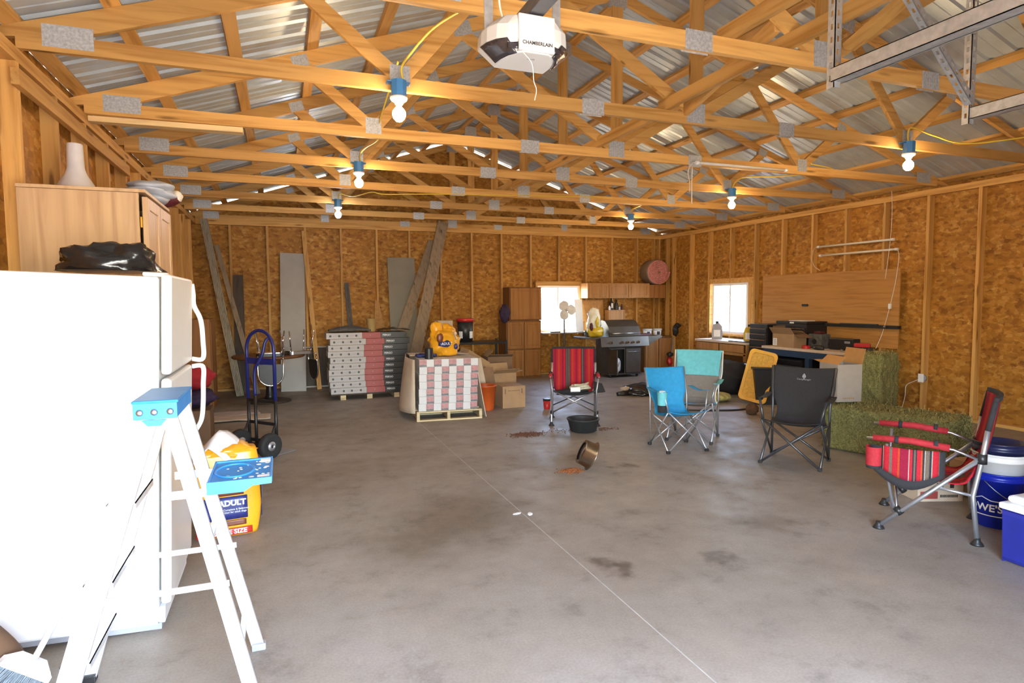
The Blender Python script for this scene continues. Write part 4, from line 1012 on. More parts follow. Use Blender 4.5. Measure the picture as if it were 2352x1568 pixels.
m = M().box(-.19, .19, -.09, .10, .205, .225); m.box(-.19, .19, -.09, .10, 0, .02); m.box(-.19, -.17, -.09, .1, .02, .205); m.box(.17, .19, -.09, .1, .02, .205); m.box(-.17, .17, -.08, -.07, .02, .205); m.build('carcass', 'oak_warm', t, .002)
def bottle(x, y, z, r, h, mt, label, name='bottle', neck=.35, cat='bottle'):
    t = T(name, label, cat, (x, y, z))
    M().lathe([(r*.95, 0), (r, .01), (r, h*.6), (r*neck, h*.78), (r*neck, h*.94)], 18).build('body', mt, t)
    M().lathe([(r*neck*1.15, h*.9), (r*neck*1.15, h)], 14).build('cap', 'black_plastic', t)
    return t
t = bottle(6.45, 11.23, 1.296, .045, .25, 'black_plastic', 'black bottle with pale label on the small oak shelf box')
M().sheet(lambda u, v: (.046*cos(-2.1+.9*u), .046*sin(-2.1+.9*u), .04+.10*v), 6, 2, .001).build('label', 'print_white', t)
bottle(6.56, 11.22, 1.296, .042, .21, 'black_plastic', 'shorter black bottle right of the labelled one on the small oak shelf box')
bottle(6.39, 11.20, 1.296, .022, .10, 'bag_white', 'tiny white bottle at the left edge of the small oak shelf box')
bottle(6.63, 11.21, 1.296, .022, .075, 'clear_bag', 'small pale jar in front on the small oak shelf box', 'jar', .9, 'jar')
bottle(6.69, 11.22, 1.296, .026, .12, 'dark_red', 'slim dark red bottle at the right of the small oak shelf box')
# sill shelf, white board, fan
t = tag(M().box(4.80, 5.98, 11.02, 11.36, .842, .862).build('sill_shelf', 'white_board', None, .003), 'pale shelf board sticking out under the back window', 'shelf')
for x in (4.95, 5.75): M().box(x-.02, x+.02, 11.03, 11.36, .80, .8415).build('shelf_bracket', 'pine_y', t)
bd('white_board', (5.70, 11.20, .863), (5.72, 11.32, 1.52), .17, .015, 'white_plastic', 'narrow white board standing on the sill shelf at the right of the back window')
t = T('pedestal_fan', 'three-bladed fan on a dark post, silhouetted against the bright back window', 'fan', (5.22, 10.93, 0))
M().lathe([(.19, 0), (.19, .015), (.04, .04), (.022, .06)], 26).build('base', 'black_paint', t)
M().cyl((0, 0, .05), (0, 0, 1.27), .017).build('post', 'dark_steel', t)
M().cyl((0, -.07, 1.31), (0, .09, 1.31), .045, .055).build('motor', 'fan_grey', t)
for k in range(3):
    a = 2*pi*k/3+.05; mm = tr(0, -.10, 1.31) @ ry(-a)
    M().sheet(lambda u, v: mm @ V((.02+.175*u, .03*(v-.5)*(1-u*.3), (v-.5)*(.045+.16*sin(pi*min(1, .12+u*.8))))), 10, 6, .003).build('blade', 'fan_grey', t)
M().lathe([(.002, -.135), (.02, -.13), (.028, -.1), (.028, -.06)], 16, tr(0, 0, 1.31) @ rx(-pi/2)).build('hub', 'fan_grey', t)
tag(M().box(5.0, 5.2, 11.05, 11.12, .8625, .882).build('dark_tray', 'dark_board', None, .004), 'thin dark tray lying on the sill shelf', 'tray')
# brown base cabinet behind the grill's right end, two white tubs on it
cabinet('brown base cabinet in the back right corner beside the grill', 6.98, 7.66, 10.80, 11.37, 0, .742, [(7.0, 7.31, .04, .70), (7.33, 7.64, .04, .70)])
for i, (x, l) in enumerate(((7.13, 'left of the two white tubs on the corner base cabinet'), (7.37, 'right of the two white tubs on the corner base cabinet'))):
    t = T('white_tub', l, 'tub', (x, 10.92, .7425), 0, 'white tubs in the corner')
    M().lathe([(.078, 0), (.09, .13)], 22).build('tub', 'print_white', t); M().lathe([(.099, .12), (.099, .155), (.08, .158)], 22).build('rim_lid', 'bucket_white', t)
    M().sheet(lambda u, v: (.0865*cos(-2.2+.7*u)*(1+.1*v*.5), .0865*sin(-2.2+.7*u)*(1+.1*v*.5), .03+.07*v), 6, 2, .002).build('label', 'print_dark', t)
tag(M().box(6.72, 7.0, 10.55, 10.78, .7905, .82).build('red_book', 'dark_red', None, .003), 'dark red flat box on the right side shelf of the grill', 'box')
t = T('string_trimmer', 'string trimmer leaning in the back right corner, motor end up', 'trimmer', (7.62, 10.70, 0))
M().tube([(-.09, .0, .05), (-.02, .02, .42), (.03, .04, .72)], .012, 8).build('shaft', 'bristles', t)
M().blob((.08, .04, .86), (.06, .06, .12), 4, .3).build('motor', 'black_plastic', t); M().blob((.13, .04, .96), (.07, .05, .05), 6, .3).build('grip', 'black_plastic', t)
M().blob((-.085, .0, .22), (.06, .06, .09), 7, .3).build('guard', 'red_plastic', t); M().blob((-.075, -.0, .36), (.07, .05, .05), 9, .4).build('handle_grip', 'black_plastic', t); M().lathe([(.05, 0), (.05, .06), (.02, .1)], 14, tr(-.09, 0, 0)).build('line_head', 'black_plastic', t)
# barbecue grill
t = T('barbecue_grill', 'stainless barbecue grill with its left cart door open', 'grill', (6.22, 10.55, 0))
m = M().prism([(-.26, .80), (.24, .80), (.24, .93), (.17, 1.06), (.05, 1.11), (-.08, 1.09), (-.20, .99), (-.26, .87)], -.345, .345, 0, MX(((0, 0, 1, 0), (1, 0, 0, 0), (0, 1, 0, 0), (0, 0, 0, 1)))); m.build('lid', 'stainless', t, .012)
m = M().tube([(-.30, -.245, .86), (-.30, -.30, .86), (.30, -.30, .86), (.30, -.245, .86)], .012, 8); m.build('lid_handle', 'steel', t)
M().box(-.36, .36, -.27, .26, .60, .798).build('firebox', 'grill_grey', t, .006)
cp = M().prism([(-.29, .795), (-.275, .795), (-.275, .605), (-.33, .605)], -.56, .50, 0, MX(((0, 0, 1, 0), (1, 0, 0, 0), (0, 1, 0, 0), (0, 0, 0, 1)))).build('control_panel', 'stainless', t, .004)
for x in (-.34, -.10, .02, .14, .26):
    M().cyl((x, -.31, .69), (x, -.345, .685), .024, .02).build('knob', 'chrome', cp)
M().prism([(-.87, -.28), (-.37, -.28), (-.37, .24), (-.87, .24)], .765, .79).build('side_shelf', 'stainless', t, .006)
M().prism([(.37, -.28), (.83, -.28), (.83, .24), (.37, .24)], .765, .79).build('side_shelf', 'stainless', t, .006)
M().prism([(.37, .764), (.82, .764), (.52, .62), (.37, .60)], .26, .28, 0, rx(pi/2)).build('shelf_skirt', 'stainless', t)
m = M().box(-.36, -.345, -.25, .25, .08, .60); m.box(.345, .36, -.25, .25, .08, .60); m.box(-.345, .345, .235, .25, .08, .60); m.box(-.36, .36, -.26, .25, .055, .08); m.box(-.012, .012, -.255, -.235, .08, .60); m.box(-.345, .345, -.255, -.24, .565, .60)
m.build('cart', 'grill_grey', t, .002)
d = M().box(.016, .34, -.272, -.256, .09, .56).build('cart_door', 'stainless', t, .004); M().tube([(.05, -.274, .5), (.05, -.295, .5), (.30, -.295, .5), (.30, -.274, .5)], .006, 6).build('door_handle', 'steel', d)
d = M().box(-.378, -.362, -.60, -.262, .09, .56).build('cart_door', 'stainless', t, .004)
m = M()
for x in (-.33, -.30): m.box(x-.004, x+.004, -.268, -.256, .09, .56)
m.box(-.334, -.01, -.268, -.256, .555, .563); m.build('door_frame', 'steel', t)
for x in (-.3, .3):
    for y in (-.2, .2): M().lathe([(.01, -.015), (.028, -.015), (.028, .015), (.01, .015)], 14, tr(x, y, .0285) @ ry(pi/2)).build('caster', 'black_plastic', t)
g = T('propane_tank', 'whitish propane tank standing inside the open left door of the grill', 'gas tank', (6.04, 10.43, .0805))
M().lathe([(.10, 0), (.10, .02), (.135, .05), (.142, .10), (.142, .22), (.12, .28), (.05, .31)], 26).build('tank', 'bucket_white', g)
m = M().lathe([(.085, .28), (.085, .40)], 22, cap=False); m.build('collar', 'bucket_white', g); M().cyl((0, 0, .30), (0, 0, .37), .02).build('valve', 'brass', g)
M().tube(bez([(0, -.03, .36), (-.06, -.10, .34), (-.12, -.13, .24), (-.10, -.14, .10), (0, -.15, .12), (.06, -.14, .22)], 6), .011, 8).build('hose', 'steel', g)
t = T('charcoal_bag', 'crumpled yellow and white bag standing on the left side shelf of the grill', 'bag', (5.62, 10.46, .7905), .3)
m = M(); m.blob((0, 0, .30), (.15, .10, .25), 21, .35, 1.7, 34, 22, 0, .01); m.build('sack', 'charcoal_bag', t)
m = M(); m.blob((.03, -.01, .10), (.17, .13, .12), 5, .3, 1.7, 26, 14, 0, .002); m.build('sack_bottom', 'bag_yellow', t)
M().blob((.005, -.085, .30), (.045, .03, .11), 4, .2).build('yellow_patch', 'bag_yellow', t); M().blob((-.11, -.045, .20), (.035, .04, .09), 4, .2).build('dark_patch', 'dark_red', t)
m = M().blob((5.60, 10.62, .86), (.09, .08, .07), 3, .3, 2, 18, 12, 0, .7915); tag(m.build('dark_rag', 'grey_lump'), 'dark rag lying behind the yellow and white bag on the grill shelf', 'rag')
# ================================================================ right wall: base cabinet, backboard, bench
t = T('base_cabinet', 'oak base cabinet with two drawers and a pale top under the small right window', 'cabinet', (7.46, 8.72, 0))
m = M().box(-.28, .29, .62, .645, 0, .745); m.box(-.28, .29, -.655, -.63, 0, .745); m.box(.275, .29, -.63, .62, 0, .745); m.box(-.28, -.26, .60, .62, 0, .58); m.box(-.28, -.26, -.63, -.58, 0, .58); m.box(-.28, -.26, -.63, .62, .55, .60); m.box(-.27, .275, -.63, .62, .05, .07); m.box(-.28, -.26, -.02, .02, .60, .745); m.box(-.28, -.26, -.63, .62, .735, .745)
m.build('carcass', 'oak_warm', t, .002)
M().box(-.31, .295, -.665, .66, .746, .782).build('countertop', 'bench_top', t, .004)
for y0, y1 in ((-.60, -.03), (.03, .60)):
    M().box(-.298, -.2805, y0, y1, .605, .73).build('drawer', 'oak_warm', t, .004)
M().box(-.278, -.262, .10, .60, .08, .55).build('door', 'oak_warm', t, .003)
def jug(x, y, z, s, mt, label, name='oil_jug', rot=0, cat='jug'):
    t = T(name, label, cat, (x, y, z), rot)
    m = M().prism([(-.08*s, 0), (.08*s, 0), (.085*s, .12*s), (.075*s, .21*s), (.03*s, .26*s), (-.055*s, .24*s), (-.08*s, .16*s)], -.045*s, .045*s, 0, rx(pi/2)); m.build('body', mt, t, .012*s)
    M().cyl((.0, 0, .245*s), (0, 0, .29*s), .024*s).build('cap', 'black_plastic', t)
    M().box(-.05*s, .05*s, -.0475*s, -.0455*s, .04*s, .15*s).build('label', 'print_white' if mt != 'bag_white' else 'print_grey', t)
    return t
jug(7.40, 9.07, .7825, 1.12, 'grey_plastic', 'grey oil jug standing on the pale counter in front of the small window', rot=-.7)
jug(7.42, 8.28, .7825, 1.0, 'bag_yellow', 'yellow jug at the near end of the pale counter', 'yellow_jug', -.9)
m = M()
for k in range(9): m.tube([(.13*cos(a)*(1-.02*k), .05-.02*k*.3, .15+.13*sin(a)*(1-.02*k)) for a in [2*pi*i/24 for i in range(24)]], .011, 6, 0, True)
tag(m.build('hose_coil', 'green_hose', None, 0, tr(7.55, 8.16, .784) @ rz(-.8)), 'coil of dark green hose between the pale counter and the black tool chest', 'hose')
tag(M().box(7.17, 7.35, 8.08, 8.5, .7825, .80).build('dark_tool', 'dark_steel', None, .004), 'flat dark tool lying at the near end of the pale counter', 'tool')
m = M().box(7.742, 7.760, 5.84, 8.33, .82, 1.90); tag(m.build('plywood_backboard', 'plywood', None, .001), 'big plywood backboard screwed to the right wall studs above the workbench', 'plywood')
tag(M().box(7.715, 7.742, 7.35, 7.46, 1.385, 1.42).build('black_clip', 'black_plastic', None, .006), 'small black clip stuck on the plywood backboard', 'clip')
t = T('tool_rail', 'long black tool rail along the plywood backboard', 'rail', (7.70, 6.5, 1.09))
M().box(-.02, .0415, -.70, .78, 0, .045).build('rail', 'black_plastic', t, .004); M().box(-.03, .0, -.4, .2, .045, .058).build('magnet_strip', 'dark_steel', t)
M().lathe([(.014, 0), (.012, .03)], 12, tr(-.021, -.52, .03) @ ry(-pi/2)).build('knob', 'steel', t)
def drawers(m, x, y0, y1, zs, t, pull='chrome'):
    for z0, z1 in zs:
        d = M().box(x-.014, x-.001, y0, y1, z0, z1).build('drawer', 'black_paint', t, .003)
        M().box(x-.034, x-.0145, y0+.02, y1-.02, z1-.022, z1-.008).build('drawer_pull', pull, d, .003)
t = T('tool_cabinet', 'tall black rolling tool cabinet with silver pulls between the counter and the workbench', 'tool cabinet', (7.47, 7.84, 0))
M().box(-.26, .265, -.20, .19, .06, 1.10).build('body', 'black_paint', t, .006)
drawers(M(), -.26, -.19, .18, [(.08, .34), (.35, .56), (.57, .74), (.75, .86), (.87, .95), (.96, 1.04)], t)
for y in (-.15, .14): M().lathe([(.01, -.015), (.03, -.015), (.03, .015), (.01, .015)], 14, tr(-.2, y, .0305) @ rx(pi/2)).build('caster', 'rubber', t)
# workbench
t = T('workbench', 'workbench with pale top and blue steel frame along the right wall', 'workbench', (7.40, 6.72, 0))
M().box(-.34, .34, -.87, .88, .735, .775).build('benchtop', 'bench_top', t, .006)
m = M().box(-.33, -.30, -.86, .85, .64, .735); m.box(.30, .33, -.86, .85, .64, .735); m.box(-.30, .30, -.86, -.83, .64, .735); m.box(-.30, .30, .82, .85, .64, .735); m.build('apron', 'bench_blue', t, .003)
for x in (-.29, .29):
    for y in (-.82, .0, .81): M().box(x-.035, x+.035, y-.035, y+.035, 0, .64).build('leg', 'bench_blue', t, .003)
t = T('tool_chest', 'black tool chest with silver drawer pulls standing at the back left of the workbench', 'tool chest', (7.52, 7.28, .7755))
M().box(-.19, .215, -.30, .30, 0, .345).build('body', 'black_paint', t, .006); M().box(-.195, .215, -.305, .305, .346, .385).build('lid', 'black_paint', t, .008)
drawers(M(), -.19, -.28, .28, [(.03, .12), (.13, .21), (.22, .29)], t)
M().box(-.198, -.1955, -.06, .02, .352, .375).build('badge', 'print_white', t)
tag(M().box(7.40, 7.62, 7.1, 7.4, 1.162, 1.172).build('paper_sheet', 'print_white', None, .001), 'white paper lying on top of the black tool chest', 'paper')
t = T('tool_cabinet', 'black drawer cabinet standing under the left half of the workbench', 'tool cabinet', (7.46, 7.18, 0))
M().box(-.26, .20, -.30, .33, .0, .60).build('body', 'black_paint', t, .006); drawers(M(), -.26, -.28, .31, [(.04, .2), (.21, .36), (.37, .5), (.51, .59)], t, 'dark_steel')
t = cbox('cardboard_box', 7.19, 7.17, .7755, .24, .42, .20, 'cardboard', 'open cardboard box with white label on the workbench in front of the tool chest', 0, [('l', -.9, .12, None), ('b', -1.6, .12, 'cardboard_dark'), ('f', .4, .12, 'cardboard_dark'), ('r', -2.6, .1, None)], open_=True)
m = M().box(-.1212, -.12, .12, .20, .02, .13); m.build('shipping_label', 'print_white', t)
m = M()
for k in range(5): m.box(-.1222, -.1213, .135, .185, .035+.018*k, .042+.018*k)
m.build('label_print', 'print_grey', t)
t = T('orange_bottle', 'orange squeeze bottle with blue cap standing upside down on the workbench edge', 'bottle', (7.12, 7.05, .7755))
M().lathe([(.02, .03), (.036, .045), (.038, .13), (.03, .17), (.012, .19)], 18).build('body', 'amber_plastic', t); M().lathe([(.022, 0), (.022, .035)], 14).build('cap', 'bag_blue', t)
t = T('radio', 'dark green radio with red top on the workbench right of the cardboard box', 'radio', (7.42, 6.83, .7755)); M().box(-.09, .09, -.12, .12, 0, .21).build('body', 'grey_lump', t, .012); M().box(-.05, .05, -.06, .06, .211, .245).build('handle', 'dark_red', t, .006); M().lathe([(.04, 0), (.04, .006)], 18, tr(-.0905, 0, .1) @ ry(-pi/2)).build('speaker', 'black_plastic', t)
t = T('tool_case', 'black tool case with a pale badge standing on the workbench', 'case', (7.45, 6.42, .7755)); M().box(-.07, .07, -.20, .20, 0, .165).build('case', 'black_plastic', t, .012); M().box(-.0715, -.0705, -.15, -.06, .10, .13).build('badge', 'print_grey', t)
tag(M().blob((7.16, 6.60, .805), (.05, .10, .035), 3, .3, 2, 18, 10, 0, .7765).build('black_drill', 'black_plastic'), 'black tool lying in front of the tool case on the workbench', 'tool')
t = T('red_tape', 'red tape roll lying on the workbench between the bottle and the tool case', 'tape', (7.18, 6.84, .7755)); M().lathe([(.055, 0), (.055, .045), (.03, .045), (.03, 0)], 22, cap=False).build('roll', 'red_plastic', t)
t = T('cordless_drill', 'red and black power tool at the right end of the workbench', 'tool', (7.38, 6.08, .7755), .5)
M().box(-.05, .05, -.13, .13, .0, .06).build('battery', 'black_plastic', t, .012); M().box(-.035, .035, -.10, .10, .061, .12).build('body', 'red_plastic', t, .015)
m = M()
for i in range(9): m.blob((7.25+.03*(i % 3), 6.22+.028*i-.1, .785), (.018, .022, .012), i, .3, 2, 10, 6, 0, .7765)
P(tag(m.build('loose_fasteners', 'steel_dull'), 'scatter of loose small hardware on the workbench before the tool case', 'hardware'), kind='stuff')
tag(M().blob((7.45, 6.22, .805), (.05, .09, .035), 11, .3, 2, 18, 10, 0, .7765).build('white_rag', 'bag_white'), 'small white rag beside the red power tool on the workbench', 'rag')
# ================================================================ folding chairs
def sling(w, d, hs, hb, wt, waist, top_y, n=28, sag=.03, lo=.0, hi=1.0, t=.004, scoop=.0):
    """fabric from the front hem of the seat (v=0) up to the top of the back (v=1)"""
    path = bez([(0, -d/2, hs+.015), (0, -d*.12, hs-.035), (0, d*.30, hs-.06), (0, d*.44, hs+.02), (0, d*.5+top_y*.35, hs+(hb-hs)*.45), (0, d*.5+top_y, hb)], 10)
    def fn(u, v):
        q = lo+(hi-lo)*v; f = q*(len(path)-1); i = min(int(f), len(path)-2); p = path[i].lerp(path[i+1], f-i)
        k = q
        if k < .42: ww = w*(1-.10*k/.42)
        elif k < .62: ww = w*.9+(waist-w*.9)*sin(pi/2*(k-.42)/.2)
        elif k < .84: ww = waist+(wt-waist)*(.5-.5*cos(pi*(k-.62)/.22))
        else: ww = wt
        x = (u-.5)*ww; s = 1-(2*u-1)**2
        z = p.z-(sag*s if k < .5 else 0)-(scoop*s if k > .97 else 0); y = p.y+(.045*s if k > .55 else .02*s*k)
        return (x, y, z)
    return M().sheet(fn, 14, n, t)
def quad_chair(label, loc, rot, w, d, hs, hb, wt, fab, tubem, parts=None, r=.008, arms=True, mesh=None, holder=0, sc_=1, emblem=None):
    t = T('camp_chair', label, 'chair', loc, rot)
    x, y = w/2, d/2; xi = x*.94
    ends = [((-x, -y, .012), (xi, -y*.9, hs)), ((x, -y, .012), (-xi, -y*.9, hs)), ((-x, y, .012), (xi, y*.95, hs*.82)), ((x, y, .012), (-xi, y*.95, hs*.82)),
            ((-x, -y, .012), (-x*1.0, y*.92, hs*.9)), ((-x, y, .012), (-x, -y*.9, hs)), ((x, -y, .012), (x, y*.92, hs*.9)), ((x, y, .012), (x, -y*.9, hs))]
    for a, b in ends: M().tube([a, b], r, 8).build('cross_tube', tubem, t)
    for sx in (-1, 1):
        M().tube([(sx*x, y*.96, .02), (sx*x*1.0, y*1.0, hs+.1), (sx*wt/2, y+.10, hb-.005)], r, 8).build('back_post', tubem, t)
        M().tube([(sx*xi, -y*.9, hs-.01), (sx*(x+.03), -y*.75, hs+.20)], r, 8).build('arm_post', tubem, t)
        if arms: M().sheet(lambda u, v: (sx*(x+.03)+(u-.5)*.055, -y*.85+(y*1.8)*v, hs+.205-.022*sin(pi*v)), 3, 10, .004).build('armrest', fab, t)
    for sx in (-1, 1):
        for sy in (-1, 1): M().box(sx*x-.017, sx*x+.017, sy*y-.017, sy*y+.017, 0, .028).build('foot', 'black_plastic', t, .004)
    return t
# blue child's camp chair
t = quad_chair('bright blue folding camp chair in front of the aqua and grey one', (3.74, 5.16, 0), -.12, .42, .40, .40, .80, .46, 'blue_fabric', 'steel_dull', arms=False)
sling(.42, .42, .40, .80, .455, .34, .09, scoop=.012).build('sling', 'blue_fabric', t)
M().sheet(lambda u, v: (.24+(u-.5)*.05, -.16+.34*v, .605-.02*sin(pi*v)), 3, 10, .004).build('armrest', 'blue_fabric', t)
M().sheet(lambda u, v: (-.24+(u-.5)*.05, -.16+.34*v, .605-.02*sin(pi*v)), 3, 10, .004).build('armrest', 'blue_fabric', t)
h = M().lathe([(.045, .47), (.05, .60)], 18, tr(-.24, -.12, 0), cap=False); h.build('cup_holder', 'aqua_fabric', t)
M().lathe([(.043, .40), (.045, .47)], 16, tr(-.24, -.12, 0)).build('cup_holder_mesh', 'charcoal_fabric', t)
tag(M().lathe([(.03, .0), (.032, .13), (.028, .14)], 16).build('white_can', 'bag_white', None, 0, tr(3.488, 5.07, .471)), 'white can standing in the cup holder of the bright blue chair', 'can')
# aqua chair seen from behind
t = quad_chair('aqua and grey mesh folding chair standing behind the bright blue one', (4.15, 5.46, 0), -.835, .46, .44, .43, .94, .50, 'aqua_fabric', 'steel_dull', r=.009)
sling(.50, .46, .43, .94, .52, .40, .08, 30, lo=.80, hi=1).build('head_panel', 'aqua_fabric', t)
sling(.50, .46, .43, .94, .52, .40, .08, 30, lo=.46, hi=.80).build('mesh_back', 'grey_mesh', t)
sling(.50, .46, .43, .94, .52, .40, .08, 30, lo=.40, hi=.46).build('waist_band', 'blue_fabric', t)
sling(.50, .46, .43, .94, .52, .40, .08, 30, lo=.0, hi=.40).build('mesh_seat', 'grey_mesh', t)
m = M()
for sx in (-1, 1):
    q = sling(.50, .46, .43, .94, .52, .40, .08, 30, lo=.42, hi=1)
    W = 31; pts = [V(q.v[(0 if sx < 0 else 14)*W+j]) for j in range(W)]; m.tube(pts, .006, 6)
m.build('edge_piping', 'cord_white', t)
M().lathe([(.04, .52), (.045, .63)], 16, tr(-.26, -.12, 0), cap=False).build('cup_holder', 'grey_mesh', t)
# black chair with emblem
t = quad_chair('black folding camp chair with a small pale emblem, in front of the hay bale', (4.41, 4.30, 0), -1.0, .50, .42, .40, .86, .56, 'charcoal_fabric', 'dark_steel', r=.011)
sling(.52, .46, .41, .86, .56, .42, .10, 30, scoop=.02).build('sling', 'charcoal_fabric', t)
fl_ = M().prism([(0, .04), (.016, .02), (.028, -.006), (.02, -.03), (-.02, -.03), (-.028, -.006), (-.016, .02)], 0, .001)
E_ = tr(.0, .328, .768) @ rx(pi/2-.2) @ MX.Scale(.62, 4)
fl_.prism([(.004, -.035), (.012, -.035), (.012, -.05), (-.012, -.05), (-.012, -.035)], 0, .001); fl_.build('emblem', 'print_grey', t, 0, E_)
text('emblem_lettering', 'CampRanger', .024, tr(.0, .322, .735) @ rx(pi/2-.2), 'print_grey', t)
# red striped chairs
def red_chair(label, loc, rot, pouch=False):
    t = T('folding_chair', label, 'chair', loc, rot, 'red striped folding chairs')
    x = .275
    for sx in (-1, 1):
        M().tube([(sx*x, .255, .02), (sx*x, .225, .30), (sx*x, .265, .55), (sx*x, .285, .72)], .015, 10).build('rear_leg', 'steel_dull', t)
        M().tube([(sx*x, .284, .71), (sx*x, .315, .885)], .016, 10).build('back_sleeve', 'black_fabric', t)
        M().tube([(sx*(x+.001), -.26, .02), (sx*x, .0, .28), (sx*x, .25, .53)], .0145, 10).build('front_leg', 'steel_dull', t)
        M().tube([(sx*(x-.01), -.18, .12), (sx*(x-.01), -.235, .42), (sx*(x+.01), -.23, .565)], .010, 8).build('arm_strut', 'steel_dull', t)
        M().tube([(sx*x, .03, .325), (sx*x, .235, .30)], .010, 8).build('side_rail', 'steel_dull', t)
        M().tube([(sx*(x+.012), -.345, .595), (sx*(x+.012), -.1, .60), (sx*(x+.012), .12, .575), (sx*(x+.0), .285, .515)], .009, 8).build('arm_rod', 'steel', t)
        M().tube([(sx*(x+.012), -.31, .600), (sx*(x+.012), -.1, .603), (sx*(x+.012), .10, .582)], [.020, .022, .022], 12).build('arm_pad', 'red_fabric', t)
        for y in (-.18, .03): M().tube([(sx*(x+.012), y-.012, .602), (sx*(x+.012), y+.012, .6)], .0245, 12).build('pad_band', 'black_fabric', t)
        for y, z in ((-.262, 0), (.256, 0)):
            M().lathe([(.036, 0), (.03, .012), (.018, .03), (.016, .045)], 16, tr(sx*x, y, z)).build('foot', 'black_plastic', t)
        M().lathe([(.022, -.025), (.022, .025)], 12, tr(sx*(x-.004), -.155, .135) @ rx(.7)).build('joint', 'black_plastic', t)
        M().lathe([(.026, -.03), (.026, .03)], 12, tr(sx*x, .262, .535)).build('pivot', 'black_plastic', t)
    M().tube([(-x, -.165, .14), (x*.94, -.22, .42)], .009, 8).build('cross_tube', 'steel', t); M().tube([(x, -.165, .14), (-x*.94, -.215, .42)], .009, 8).build('cross_tube', 'steel', t)
    M().tube([(-x, .24, .16), (x, .23, .40)], .008, 8).build('cross_tube', 'dark_steel', t); M().tube([(x, .24, .16), (-x, .235, .40)], .008, 8).build('cross_tube', 'dark_steel', t)
    sling(.50, .50, .41, .90, .545, .50, .06, 30, .035, .0, .42, .006).build('seat', 'serape' if pouch else 'black_fabric', t)
    sling(.50, .50, .41, .90, .545, .50, .06, 30, .035, .415, .985, .012).build('backrest', 'serape', t)
    sling(.51, .50, .41, .91, .55, .50, .065, 30, .035, .97, 1.0, .02).build('top_hem', 'black_fabric', t)
    if pouch:
        px_ = x+.05
        m = M().sheet(lambda u, v: (px_+.012+.035*sin(pi*u), -.25+.30*u, .565-.20*v*(.75+.25*sin(pi*u))), 12, 8, .012); m.build('side_pocket', 'serape_pocket', t)
        M().sheet(lambda u, v: (px_-.008+.025*sin(pi*u), -.32+.40*u, .56-.26*v*(.55+.45*sin(pi*u*.95))), 12, 8, .012).build('pocket_back', 'black_fabric', t)
        M().lathe([(.045, .43), (.048, .55)], 18, tr(px_, -.30, 0), cap=False).build('cup_holder', 'red_fabric', t); M().lathe([(.042, .41), (.045, .43)], 16, tr(px_, -.30, 0)).build('cup_holder_base', 'black_fabric', t)
    return t
red_chair('red striped folding chair facing the camera, with rope on its seat', (3.37, 6.78, 0), -.44)
red_chair('red striped folding chair at the right, seen from its side', (4.02, 2.78, 0), 3.749, True)
# things on and around the middle red chair
m = M(); q = []; rr = random.Random(5)
for k in range(34): q.append((.13*sin(k*1.35)*(.6+.4*rr.random())+.06, .08*cos(k*1.05)*(.7+.3*rr.random()), .02+.05*rr.random()+.0012*k))
m.tube(bez(q, 5), .011, 7); tag(m.build('rope', 'rope', None, 0, tr(3.38, 6.74, .375)), 'tangled cream rope lying on the seat of the middle red chair', 'rope')
m = M().blob((3.33, 6.76, .375), (.21, .14, .045), 3, .35, 1.8, 28, 12, 0, .355); tag(m.build('black_jacket', 'black_fabric'), 'black jacket heaped on the seat of the middle red chair under the rope', 'jacket')
tag(M().box(-.06, .06, -.02, .02, 0, .055).build('white_wrapper', 'bag_white', None, .006, tr(3.30, 6.60, .40) @ rz(-.3) @ rx(-.4)), 'small white wrapper at the front of the middle red chair seat', 'wrapper')
m = M().sheet(lambda u, v: (-.02+.10*u+.05*v*u, .01*sin(6*u), -.0-.15*v+.04*u*v-.03*u), 8, 8, .02); tag(m.build('cloth_cap', 'charcoal_fabric', None, 0, tr(3.63, 6.70, .50)), 'dark cloth cap hanging on the right side of the middle red chair', 'cap')
t = T('red_cup', 'red cup with dark rim on the floor left of the middle red chair', 'cup', (3.42, 7.72, 0)); M().lathe([(.04, 0), (.044, .015), (.055, .12), (.05, .12), (.038, .01)], 20, cap=False).build('cup', 'red_plastic', t); M().lathe([(.0565, .118), (.0565, .145), (.045, .145)], 20).build('rim', 'black_plastic', t)
t = tag(M().lathe([(.13, 0), (.15, .01), (.18, .135), (.19, .14), (.19, .152), (.172, .152), (.165, .14), (.14, .02), (.001, .015)], 40, cap=False).build('rubber_pan', 'pan_rubber', None, 0, tr(3.22, 6.24, 0)), 'shallow black rubber feed pan in front of the middle red chair', 'pan')
m = M().lathe([(.085, 0), (.11, .004), (.115, .10), (.135, .105), (.135, .110), (.108, .108), (.102, .01), (.001, .008)], 36, cap=False)
tag(m.build('metal_bowl', 'pewter', None, 0, tr(2.46, 4.80, .172) @ rz(-.3) @ ry(2.05)), 'metal dog bowl tipped up on its rim on the open floor', 'bowl')
def kib(cx, cy, sx, sy, n, seed, mt, label, s=.008):
    m = M(); rr = random.Random(seed)
    for k in range(n):
        x, y = rr.gauss(0, sx), rr.gauss(0, sy); z = rr.random()*.018*math.exp(-(x*x/sx/sx+y*y/sy/sy)); q = s*rr.uniform(.7, 1.2)
        m.lathe([(.001, 0), (q, q*.35), (q*.8, q*.9), (.001, q*1.1)], 6, tr(cx+x, cy+y, z), cap=False)
    P(tag(m.build('spilled_kibble', mt), label, 'dog food'), kind='stuff')
kib(2.55, 6.30, .085, .05, 420, 1, 'kibble', 'long patch of brown dog kibble spilled left of the rubber pan')
kib(2.36, 4.80, .045, .035, 300, 2, 'kibble_orange', 'small heap of reddish dog kibble spilled out of the tipped bowl')
kib(3.50, 6.23, .07, .03, 60, 3, 'kibble', 'few bits of dog kibble right of the rubber pan')
